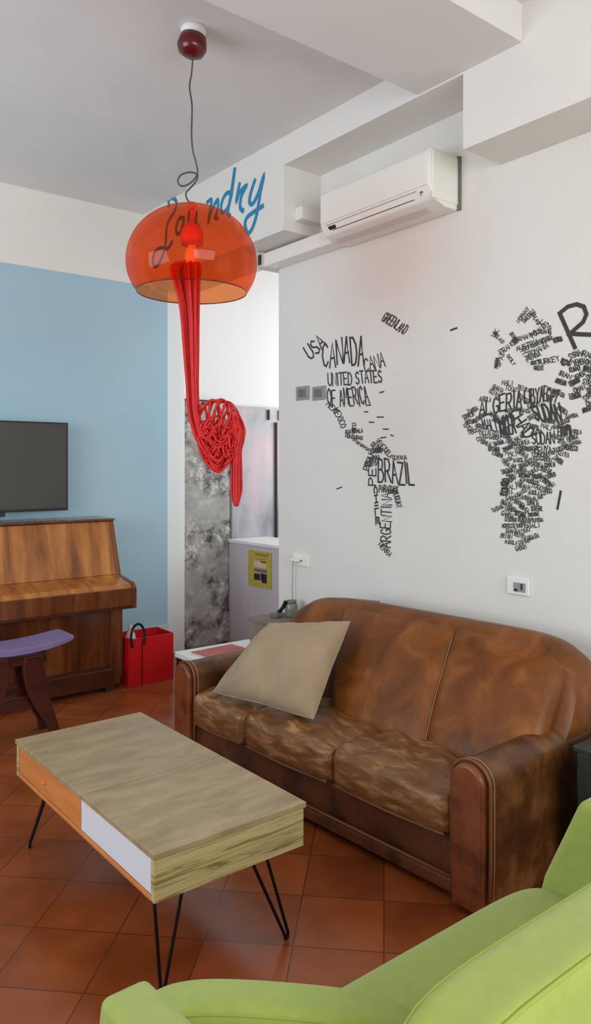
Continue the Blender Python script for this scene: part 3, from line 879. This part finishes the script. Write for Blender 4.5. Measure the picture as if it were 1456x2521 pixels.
for fx in (PXR - 0.15, PXL + 0.06):
    bm = NB(); box(bm, fx, fx + 0.06, 4.78, 4.9, 0, 0.03); obj('foot', bm, M['dark'], t)
for k in (-1, 0, 1):
    bm = NB(); cx = (PXL + PXR) / 2 + k * 0.08
    tube(bm, [(cx, 4.80, 0.07), (cx, 4.73, 0.06), (cx, 4.69, 0.055)], [0.006, 0.008, 0.014], 8)
    obj('pedal', bm, M['brass'], t, smooth=True)

# ================================================================ STOOL
SX0, SX1, SY0, SY1 = 1.06, 1.70, 4.13, 4.39
sxm, sym = (SX0 + SX1) / 2, (SY0 + SY1) / 2
t = thing('piano_stool', 'purple saddle-seat stool on curved dark red wooden legs before the piano', 'stool', (sxm, sym, 0))
bm = NB()
def saddle(w):
    u = w.x / 0.32
    return Vector((sxm + w.x, sym + w.y, 0.506 + w.z * (1 - 0.5 * abs(u) ** 3) + 0.038 * u * u))
cush(bm, (0.32, 0.13, 0.02), 12, 20, saddle)
obj('seat', bm, M['purple'], t, smooth=True)
bm = NB(); box(bm, sxm - 0.17, sxm + 0.17, sym - 0.09, sym + 0.09, 0.42, 0.482)
obj('apron', bm, M['darkwood'], t, bevel=0.008)
for sx in (1, -1):
    for sy in (1, -1):
        bm = NB()
        ctr = [(0.09, 0.47, 0.10), (0.095, 0.40, 0.115), (0.105, 0.33, 0.12), (0.125, 0.25, 0.11), (0.155, 0.17, 0.085), (0.188, 0.10, 0.065), (0.208, 0.05, 0.055), (0.214, 0.0, 0.058)]
        up = smooth_path([(x + w * .5, 0, z) for x, z, w in ctr], 4); dn = smooth_path([(x - w * .5, 0, z) for x, z, w in ctr], 4)
        poly = [(sxm + sx * p.x, p.z) for p in up] + [(sxm + sx * p.x, p.z) for p in reversed(dn)]
        yc = sym + sy * 0.085
        prism(bm, poly, 1, yc - 0.018, yc + 0.018)
        obj('leg', bm, M['darkwood'], t, bevel=0.006)
bm = NB(); box(bm, sxm - 0.15, sxm + 0.15, sym - 0.03, sym + 0.03, 0.16, 0.24)
box(bm, sxm - 0.175, sxm - 0.145, sym - 0.085, sym + 0.085, 0.17, 0.23); box(bm, sxm + 0.145, sxm + 0.175, sym - 0.085, sym + 0.085, 0.17, 0.23)
obj('stretcher', bm, M['darkwood'], t, bevel=0.006)

# ================================================================ RED BAG
bx0 = at_y(305, 1620, 4.86).x; bx1 = at_y(424, 1620, 4.80).x
t = thing('tote_bag', 'bright red open-topped bag on the floor between piano and doorway', 'bag', ((bx0 + bx1) / 2, 4.9, 0))
bx0 = max(bx0, PXR + 0.012)
bm = NB()
for q in ((bx0, bx1, 4.78, 4.79, 0.0, 0.325), (bx0, bx1, 5.0, 5.01, 0.0, 0.335), (bx0, bx0 + 0.01, 4.79, 5.0, 0.0, 0.33), (bx1 - 0.01, bx1, 4.79, 5.0, 0.0, 0.33), (bx0 + 0.01, bx1 - 0.01, 4.79, 5.0, 0.0, 0.01)):
    box(bm, *q)
obj('body', bm, M['red'], t, bevel=0.002)
bm = NB()
hx = bx0 + 0.035
tube(bm, smooth_path([(hx - 0.015, 4.775, 0.27), (hx - 0.02, 4.78, 0.35), (hx + 0.01, 4.79, 0.41), (hx + 0.06, 4.80, 0.415), (hx + 0.085, 4.79, 0.36), (hx + 0.075, 4.775, 0.28)], 6), 0.009, 8)
obj('handle', bm, M['black'], t, smooth=True)
bm = NB(); box(bm, bx0 + 0.095, bx0 + 0.1, 4.776, 4.78, 0.0, 0.322)
obj('side_seam', bm, M['reddark'], t)
o = obj('bottle', NB(), M['paper'])
bm = NB(); lathe(bm, [(0, 0), (0.04, 0), (0.042, 0.27), (0.03, 0.33), (0.015, 0.36), (0.015, 0.39), (0, 0.39)], (bx0 + 0.06, 4.88, 0.012), 20)
bm.to_mesh(o.data); bm.free(); o.data.shade_smooth()
tag(o, 'pale bottle standing inside the red bag behind its black handle', 'bottle')

# ================================================================ SIDE TABLE BEHIND THE SOFA
t = thing('side_table', 'low white side table between the brown sofa and the hall opening', 'side table', (2.6, 4.1, 0))
obj('top', BX(2.40, 2.97, 3.60, 4.26, 0.30, 0.335), M['trimw'], t, bevel=0.006)
for lx in (2.43, 2.94):
    for ly in (3.63, 4.23):
        obj('leg', BX(lx - 0.022, lx + 0.022, ly - 0.022, ly + 0.022, 0, 0.30), M['darkwood'], t, bevel=0.004)
t = thing('magazine', 'faded red magazine lying on the low white side table', 'magazine', (2.62, 4.06, 0.335), rz=math.radians(4))
obj('cover', BX(-0.16, 0.16, -0.12, 0.1, 0.008, 0.011), M['magazine'], t, local=True)
obj('pages', BX(-0.158, 0.158, -0.118, 0.098, 0.001, 0.008), M['paper'], t, local=True)
t = thing('storage_box', 'small grey-brown box on the side table by the wall end', 'box', (2.82, 3.76, 0.335))
obj('body', BX(2.70, 2.95, 3.63, 3.86, 0.336, 0.555), M['boxgrey'], t, bevel=0.006)
obj('lid', BX(2.692, 2.958, 3.622, 3.868, 0.555, 0.58), M['boxgrey'], t, bevel=0.006)
t = thing('glass_jar', 'small grey-green glass jar on top of the grey-brown box', 'jar', (2.90, 3.70, 0.58))
bm = NB(); lathe(bm, [(0, 0), (0.034, 0), (0.04, 0.012), (0.04, 0.07), (0.034, 0.082), (0.03, 0.085)], (2.90, 3.70, 0.581), 28)
obj('body', bm, M['jar'], t, smooth=True)
bm = NB(); lathe(bm, [(0, 0.083), (0.033, 0.083), (0.033, 0.1), (0, 0.102)], (2.90, 3.70, 0.581), 24)
obj('lid', bm, M['greydark'], t, smooth=True)
t = thing('adapter', 'black power adapter with short lead lying beside the small glass jar', 'adapter', (2.82, 3.74, 0.58))
obj('block', BX(2.79, 2.85, 3.71, 3.77, 0.581, 0.61), M['greydark'], t, bevel=0.006)
bm = NB(); tube(bm, smooth_path([(2.82, 3.73, 0.612), (2.84, 3.72, 0.63), (2.855, 3.71, 0.66), (2.86, 3.705, 0.68)]), 0.012, 8); obj('plug_lead', bm, M['black'], t, smooth=True)

# ================================================================ BROWN LEATHER SOFA
RZ = math.radians(3.0)
sofa = thing('leather_sofa', 'worn brown leather three-seat sofa with rounded back along the map wall', 'sofa', (2.045, 1.646, 0), RZ)
LA = 1.73
def L(name, bm, m, parent=sofa, **k): return obj(name, bm, m, parent, local=True, **k)
# base
bm = NB(); box(bm, 0.035, 0.80, 0.05, LA - 0.05, 0.045, 0.25)
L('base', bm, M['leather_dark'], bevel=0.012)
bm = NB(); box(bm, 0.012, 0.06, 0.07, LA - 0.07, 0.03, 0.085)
L('front_rail', bm, M['leather_dark'], bevel=0.012)
bm = NB(); tube(bm, [(0.014, 0.07, 0.09), (0.014, LA - 0.07, 0.09)], 0.006, 8)
L('rail_piping', bm, M['piping'], smooth=True)
for fx in (0.07, 0.74):
    for fy in (0.0, LA):
        bm = NB(); lathe(bm, [(0, 0), (0.026, 0), (0.034, 0.04), (0, 0.04)], (fx, fy, 0), 16)
        L('foot', bm, M['darkwood'], smooth=True)
# arms
def arm_outline(hw, zt, n=14, flare=0.0):
    pts = [(-hw * 0.93, 0.02), (-hw, 0.2)]
    for k in range(n + 1):
        a = PI - PI * k / n
        pts.append((hw * math.cos(a), zt - hw + hw * math.sin(a)))
    pts += [(hw, 0.2), (hw * 0.93, 0.02)]
    return pts
for yc, sgn in ((0.0, -1), (LA, 1)):
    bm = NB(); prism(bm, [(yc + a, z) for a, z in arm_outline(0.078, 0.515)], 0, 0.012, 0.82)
    arm = L('arm', bm, M['leather_arm_shaded'], bevel=0.006)
    bm = NB(); prism(bm, [(yc + a, z) for a, z in arm_outline(0.066, 0.508)], 0, -0.018, 0.02)
    L('front_panel', bm, M['leather_arm'], arm, bevel=0.014)
    bm = NB(); tube(bm, [(0.012, yc + a, z) for a, z in arm_outline(0.079, 0.517, 20)], 0.0055, 8)
    L('piping', bm, M['piping'], arm, smooth=True)
    bm = NB(); tube(bm, [(0.034, yc + a, z) for a, z in arm_outline(0.0785, 0.5165, 20)], 0.0022, 6)
    L('stitching', bm, M['stitch'], arm, smooth=True)
# seat cushions
seams = [0.078, 0.665, 1.235, LA - 0.078]
rs = random.Random(5)
for k in range(3):
    y0, y1 = seams[k], seams[k + 1]
    hy = (y1 - y0) / 2 + 0.004; cy = (y0 + y1) / 2
    ph = rs.uniform(0, 6)
    bm = NB()
    def fn(w, cy=cy, hy=hy, ph=ph):
        x, y, z = w
        u, v = x / 0.30, y / hy
        top = max(0.0, z / 0.09)
        puff = 0.028 * (1 - u * u) * (1 - v * v) * top
        sag = -0.018 * math.exp(-((u - .1) ** 2 + v * v) * 2.2) * top
        wr = 0.006 * math.sin(9 * y / hy + ph + 2.5 * math.sin(4 * x / 0.3 + ph)) * top
        fb = -0.016 * max(0, -u) ** 6 * (1 - (z / 0.09) ** 2)
        drop = -0.02 * max(0, -u) ** 3 * top
        return Vector((0.275 + x + fb, cy + y, 0.305 + z + puff + sag + wr + drop))
    cush(bm, (0.285, hy, 0.085), 10, 28, fn)
    c = L('seat_cushion', bm, M['leather_seat'], smooth=True)
    bm = NB(); tube(bm, smooth_path([(-0.004, y0 + 0.02, 0.235), (-0.012, cy, 0.232), (-0.004, y1 - 0.02, 0.235)], 8), 0.0055, 8)
    L('seat_piping', bm, M['piping'], c, smooth=True)
# back
def ztop(s):
    if s < 0.80:
        return 0.37 + 0.455 * max(0.0, 1 - min(1, (0.80 - s) / 0.89) ** 10) ** 0.32
    return 0.37 + 0.455 * max(0.0, 1 - min(1, (s - 0.80) / 0.90) ** 6) ** 0.45
S0, S1 = -0.066, 1.695
ns, = (96,)
def back_frame():
    bm = NB()
    rows = []
    for i in range(ns + 1):
        q = i / ns
        s = S0 + (S1 - S0) * (0.5 - 0.5 * math.cos(PI * q))
        zt = ztop(s); H = zt - 0.20
        prof = []
        for (u, v) in ((0.36, 0.0), (0.40, 0.25), (0.46, 0.5), (0.54, 0.75), (0.565, 0.88), (0.60, 0.965), (0.66, 1.0), (0.73, 0.985), (0.785, 0.93), (0.81, 0.8), (0.82, 0.4), (0.82, 0.0)):
            prof.append(bm.verts.new((u + 0.02, s, 0.20 + H * v)))
        rows.append(prof)
    for A, B in zip(rows, rows[1:]):
        for j in range(len(A) - 1):
            bm.faces.new((A[j], B[j], B[j + 1], A[j + 1]))
    bm.faces.new(rows[0]); bm.faces.new(rows[-1][::-1])
    bmesh.ops.recalc_face_normals(bm, faces=bm.faces[:])
    return bm
bf = L('back_frame', back_frame(), M['leather'], smooth=True)
bse = [-0.02, 0.43, 0.97, LA - 0.09]; bst = [-0.02, 0.50, 1.19, LA - 0.09]
for k in range(3):
    rec = 0.11 if k == 2 else 0.0
    bm = NB()
    NU, NV = 24, 22
    fr, bk = [], []
    for i in range(NU + 1):
        u = i / NU
        rf, rb = [], []
        for j in range(NV + 1):
            v = j / NV
            e0 = bse[k] + (bst[k] - bse[k]) * v; e1 = bse[k + 1] + (bst[k + 1] - bse[k + 1]) * v
            s = e0 + (e1 - e0) * u
            zt = ztop(s) - 0.03
            z = 0.35 + (zt - 0.35) * v
            x = 0.285 + 0.30 * v ** 1.15 + rec
            eu = 1 - abs(2 * u - 1) ** 8; ev = 1 - abs(2 * v - 1) ** 6
            if k == 0: eu = 1 - max(0, 2 * u - 1) ** 10 - 0.9 * max(0, 1 - 2 * u) ** 5
            x -= 0.040 * eu * ev - 0.012
            x += 0.004 * math.sin(11 * s + 5 * z) * eu
            rf.append(bm.verts.new((x, s, z))); rb.append(bm.verts.new((x + 0.16, s, z)))
        fr.append(rf); bk.append(rb)
    for i in range(NU):
        for j in range(NV):
            bm.faces.new((fr[i][j], fr[i][j + 1], fr[i + 1][j + 1], fr[i + 1][j]))
            bm.faces.new((bk[i][j], bk[i + 1][j], bk[i + 1][j + 1], bk[i][j + 1]))
    for i in range(NU):
        bm.faces.new((fr[i][0], fr[i + 1][0], bk[i + 1][0], bk[i][0])); bm.faces.new((fr[i][NV], bk[i][NV], bk[i + 1][NV], fr[i + 1][NV]))
    for j in range(NV):
        bm.faces.new((fr[0][j], bk[0][j], bk[0][j + 1], fr[0][j + 1])); bm.faces.new((fr[NU][j], fr[NU][j + 1], bk[NU][j + 1], bk[NU][j]))
    bmesh.ops.recalc_face_normals(bm, faces=bm.faces[:])
    bp = L('back_panel', bm, M['leather'], smooth=True)
    if k < 1:
        pts = []
        for j in range(13):
            v = 0.03 + 0.9 * j / 12
            s = bse[k + 1] + (bst[k + 1] - bse[k + 1]) * v
            pts.append((0.285 + 0.30 * v ** 1.15 + 0.008, s, 0.35 + (ztop(s) - 0.38) * v))
        bm = NB(); tube(bm, pts, 0.0024, 6)
        L('seam_stitching', bm, M['stitch'], bp, smooth=True)

# ---- taupe cushion leaning in the sofa corner
C = {'BL': at_z(524, 1703, 0.415), 'BR': at_z(772, 1770, 0.425), 'TR': at_z(862, 1530, 0.775), 'TL': at_z(664, 1535, 0.735)}
BL, BR, TR, TL = C['BL'], C['BR'], C['TR'], C['TL']
nrm = ((BR - BL).cross(TL - BL)).normalized()
if nrm.dot(Vector((SA, CA, 0))) > 0: nrm = -nrm      # towards the room
t = thing('throw_pillow', 'plain taupe cotton cushion leaning in the far corner of the leather sofa', 'cushion', (BL + BR) / 2)
def pil(w):
    u, v, h = w.x, w.y, w.z          # each -1..1 region
    U, V = (u + 1) / 2, (v + 1) / 2
    p = BL.lerp(BR, U).lerp(TL.lerp(TR, U), V)
    ctr = (BL + BR + TR + TL) / 4
    pinch = 0.07 * (abs(u) ** 2 * (1 - abs(v)) ** 1 + abs(v) ** 2 * (1 - abs(u)) ** 1) * 0.5
    p = p.lerp(ctr, pinch)
    th = 0.085 * (1 - u ** 4) ** 0.6 * (1 - v ** 4) ** 0.6
    wr = 0.007 * math.sin(7 * u + 4 * v) * (1 - u * u) * (1 - v * v) + 0.006 * math.sin(13 * (u - v)) * abs(u) * abs(v) * (1 - abs(u)) * 4
    return p + nrm * (h * th + wr + 0.0)
bm = NB()
NP = 30
A = [[None] * (NP + 1) for _ in range(NP + 1)]; B = [[None] * (NP + 1) for _ in range(NP + 1)]
for i in range(NP + 1):
    for j in range(NP + 1):
        u, v = math.sin((2 * i / NP - 1) * PI / 2), math.sin((2 * j / NP - 1) * PI / 2)
        A[i][j] = bm.verts.new(pil(Vector((u, v, 1))))
        B[i][j] = A[i][j] if i in (0, NP) or j in (0, NP) else bm.verts.new(pil(Vector((u, v, -0.8))))
for i in range(NP):
    for j in range(NP):
        bm.faces.new((A[i][j], A[i + 1][j], A[i + 1][j + 1], A[i][j + 1]))
        bm.faces.new((B[i][j], B[i][j + 1], B[i + 1][j + 1], B[i + 1][j]))
bmesh.ops.recalc_face_normals(bm, faces=bm.faces[:])
obj('cover', bm, M['pillow'], t, smooth=True)
bm = NB()
edge = [A[0][0]]
tk = []
for (p, q) in ((BL, BR), (BR, TR), (TR, TL), (TL, BL)):
    ctr = (BL + BR + TR + TL) / 4
    for k in range(12):
        s = k / 12; u = 2 * s - 1
        tk.append(p.lerp(q, s).lerp(ctr, 0.035 * (1 - abs(u))))
tube(bm, tk, 0.004, 6, closed=True)
obj('edge_seam', bm, M['pillow'], t, smooth=True)

# ---- dark crate beside the near arm
t = thing('storage_crate', 'dark green-black crate beside the near arm of the leather sofa', 'crate', (2.68, 1.3, 0))
obj('box', BX(2.44, 2.93, 1.12, 1.49, 0.0, 0.50), M['crate'], t, bevel=0.006)
obj('lid', BX(2.43, 2.94, 1.11, 1.50, 0.50, 0.525), M['crate'], t, bevel=0.006)
bm = NB(); box(bm, 2.436, 2.442, 1.33, 1.38, 0.40, 0.47); box(bm, 2.436, 2.442, 1.40, 1.42, 0.42, 0.48)
obj('front_label', bm, M['crate_pale'], t)

# ================================================================ COFFEE TABLE
TX0, TX1, TY0, TY1, TZ = 1.012, 1.560, 1.912, 3.070, 0.42
YM = 2.415
t = thing('coffee_table', 'low wooden coffee table with two drawer fronts and black hairpin legs', 'coffee table', ((TX0 + TX1) / 2, (TY0 + TY1) / 2, 0))
obj('top_panel', BX(TX0, TX1, TY0, YM - 0.0028, TZ - 0.018, TZ), M['tabletop'], t, bevel=0.002)
obj('top_panel', BX(TX0, TX1, YM + 0.0028, TY1, TZ - 0.018, TZ), M['tabletop'], t, bevel=0.002)
zb = 0.278
obj('end_panel', BX(TX0 + 0.004, TX1 - 0.006, TY0 + 0.006, TY0 + 0.026, zb, TZ - 0.021), M['tableend'], t, bevel=0.002)
obj('end_panel', BX(TX0 + 0.004, TX1 - 0.006, TY1 - 0.026, TY1 - 0.006, zb, TZ - 0.021), M['tableend'], t, bevel=0.002)
obj('back_panel', BX(TX1 - 0.026, TX1 - 0.006, TY0 + 0.026, TY1 - 0.026, zb, TZ - 0.021), M['tableend'], t, bevel=0.002)
obj('bottom_board', BX(TX0 + 0.004, TX1 - 0.026, TY0 + 0.026, TY1 - 0.026, zb, zb + 0.014), M['orangewood'], t, bevel=0.002)
obj('divider', BX(TX0 + 0.03, TX1 - 0.026, YM - 0.01, YM + 0.01, zb + 0.014, TZ - 0.02), M['darkwood'], t)
dw = obj('drawer', BX(TX0 + 0.008, TX0 + 0.030, TY0 + 0.032, YM + 0.02, zb + 0.016, TZ - 0.024), M['drawerwhite'], t, bevel=0.002, label='white drawer front')
dr = obj('drawer', BX(TX0 + 0.008, TX0 + 0.030, YM + 0.024, TY1 - 0.028, zb + 0.016, TZ - 0.024), M['orangewood'], t, bevel=0.002, label='orange wooden drawer front')
bm = NB(); lathe(bm, [(0, -0.008), (0.008, -0.004), (0.008, 0.004), (0, 0.008)], (TX0 + 0.004, (YM + TY1) / 2 + 0.02, 0.345), 12)
obj('knob', bm, M['orangewood'], dr, smooth=True)
for (fx, fy, a1, a2) in (
    (1.060, 1.948, (1.03, 1.945), (1.13, 1.955)), (1.485, 1.920, (1.365, 1.94), (1.425, 1.95)),
    (1.05, 3.01, (1.075, 2.87), (1.10, 2.93)), (1.51, 3.03, (1.46, 2.90), (1.49, 2.94))):
    bm = NB()
    c = Vector((fx, fy, 0.006))
    p1 = Vector((a1[0], a1[1], zb)); p2 = Vector((a2[0], a2[1], zb))
    dv = (p2 - p1).normalized() * 0.008
    tube(bm, [p1, c - dv + Vector((0, 0, 0.012)), c - dv * .6, c + dv * .6, c + dv + Vector((0, 0, 0.012)), p2], 0.0055, 8)
    lo = [min(p1.x, p2.x) - 0.012, max(p1.x, p2.x) + 0.012, min(p1.y, p2.y) - 0.012, max(p1.y, p2.y) + 0.012]
    box(bm, lo[0], lo[1], lo[2], lo[3], zb - 0.003, zb)
    obj('hairpin_leg', bm, M['black'], t, smooth=False)

# ================================================================ GREEN SOFA IN FRONT
t = thing('green_loveseat', 'lime green upholstered loveseat in front, seen from behind over its back', 'sofa', (1.2, 0.95, 0))
bm = NB(); cush(bm, (0.60, 0.30, 0.115), 9, 22, lambda w: Vector((1.17 + w.x, 0.905 + w.y, 0.31 + w.z)))
obj('seat', bm, M['green'], t, smooth=True)
bm = NB(); cush(bm, (0.578, 0.068, 0.235), 8, 26, lambda w: Vector((1.336 + w.x, 0.692 + w.y + 0.0 * w.z, 0.52 + w.z)))
bk = obj('backrest', bm, M['green'], t, smooth=True)
def rect_loop(hx, hz, n=10, p=8):
    out = []
    for k in range(4 * n):
        a = 2 * PI * k / (4 * n)
        c, s = math.cos(a), math.sin(a)
        q = (abs(c) ** p + abs(s) ** p) ** (1 / p)
        out.append((hx * c / q, hz * s / q))
    return out
for yy, nm in ((0.637, 'piping'), (0.747, 'piping')):
    bm = NB(); tube(bm, [(1.336 + a * 0.570, yy, 0.52 + b * 0.229) for a, b in rect_loop(1, 1, 24)], 0.0035, 6, closed=True)
    obj(nm, bm, M['greenpipe'], bk, smooth=True)
bm = NB(); prism(bm, [(0.66, 0.12), (1.24, 0.12), (1.165, 0.43), (1.06, 0.665), (0.66, 0.70)], 0, 1.742, 1.84)
obj('arm', bm, M['green'], t, bevel=0.022, seg=4)
bm = NB(); prism(bm, [(0.66, 0.12), (1.22, 0.12), (1.185, 0.43), (1.138, 0.665), (0.66, 0.70)], 0, 0.505, 0.590)
obj('arm', bm, M['green'], t, bevel=0.016, seg=4)
bm = NB(); box(bm, 0.55, 1.80, 0.66, 1.18, 0.10, 0.22)
obj('base', bm, M['green'], t, bevel=0.02)
for lx in (0.60, 1.75):
    for ly in (0.70, 1.13):
        bm = NB(); lathe(bm, [(0, 0), (0.016, 0), (0.022, 0.1), (0, 0.1)], (lx, ly, 0), 14); obj('leg', bm, M['darkwood'], t, smooth=True)
rv = Vector((CA, -SA, 0)); fv = Vector((SA, CA, 0))
cc_ = at_d(694, 2450, 1.30); cc_.z = 0.0
t2 = thing('seat_pillow', 'lime green boxed cushion standing on the near left of the green loveseat', 'cushion', (cc_.x, cc_.y, 0.42))
def gp(w):
    u = w.x / 0.262
    z = 0.485 + w.z + 0.012 * (1 - u * u) - 0.02 * abs(u) ** 4
    return Vector((cc_.x, cc_.y, 0)) + rv * w.x + fv * (w.y + (w.z) * 0.1 - 0.03 * u) + Vector((0, 0, z))
bm = NB(); cush(bm, (0.262, 0.05, 0.10), 5.5, 24, gp)
obj('cover', bm, M['green'], t2, smooth=True)
bm = NB()
tube(bm, [gp(Vector((a * 0.25, -0.042, b * 0.089))) for a, b in rect_loop(1, 1, 16, 6)], 0.003, 6, closed=True)
obj('piping', bm, M['greenpipe'], t2, smooth=True)

# ================================================================ LIGHT
def area(name, loc, rot, sx, sy, power, col=(1, 1, 1)):
    l = bpy.data.lights.new(name, 'AREA'); l.shape = 'RECTANGLE'; l.size = sx; l.size_y = sy; l.energy = power; l.color = col
    o = bpy.data.objects.new(name, l); COL.objects.link(o); o.location = loc; o.rotation_euler = rot
    return o
area('window_daylight_back', (0.8, -2.45, 1.85), (math.radians(90), 0, 0), 3.8, 2.0, 126, (0.96, 1.0, 0.98))
area('window_daylight_left', (-2.40, 2.9, 1.9), (math.radians(123), 0, math.radians(-90)), 2.7, 2.2, 92, (0.88, 0.96, 1.06))
area('hall_daylight', (5.0, 4.6, 2.1), (math.radians(90), 0, math.radians(90)), 1.1, 2.0, 24, (1.0, 1.0, 1.0))
w = bpy.data.worlds.new('sky'); S.world = w; w.use_nodes = True
w.node_tree.nodes['Background'].inputs['Color'].default_value = (0.85, 0.92, 1.0, 1)
w.node_tree.nodes['Background'].inputs['Strength'].default_value = 0.6

# ================================================================ CAMERA
cam = bpy.data.cameras.new('camera'); co = bpy.data.objects.new('camera', cam); COL.objects.link(co)
co.location = (0, 0, CAMH); co.rotation_euler = (math.radians(90), 0, -ALPHA)
cam.sensor_fit = 'HORIZONTAL'; cam.sensor_width = 36.0; cam.lens = F / 1456 * 36.0
cam.shift_y = -(1260.5 - HY) / 1456
cam.clip_start = 0.02
S.camera = co
vs = S.view_settings
vs.view_transform = 'Standard'; vs.look = 'None'; vs.gamma = 1.0; vs.use_curve_mapping = False; vs.exposure = 0.13
S.cycles.use_denoising = True
S.cycles.max_bounces = 10; S.cycles.diffuse_bounces = 5; S.cycles.transparent_max_bounces = 16
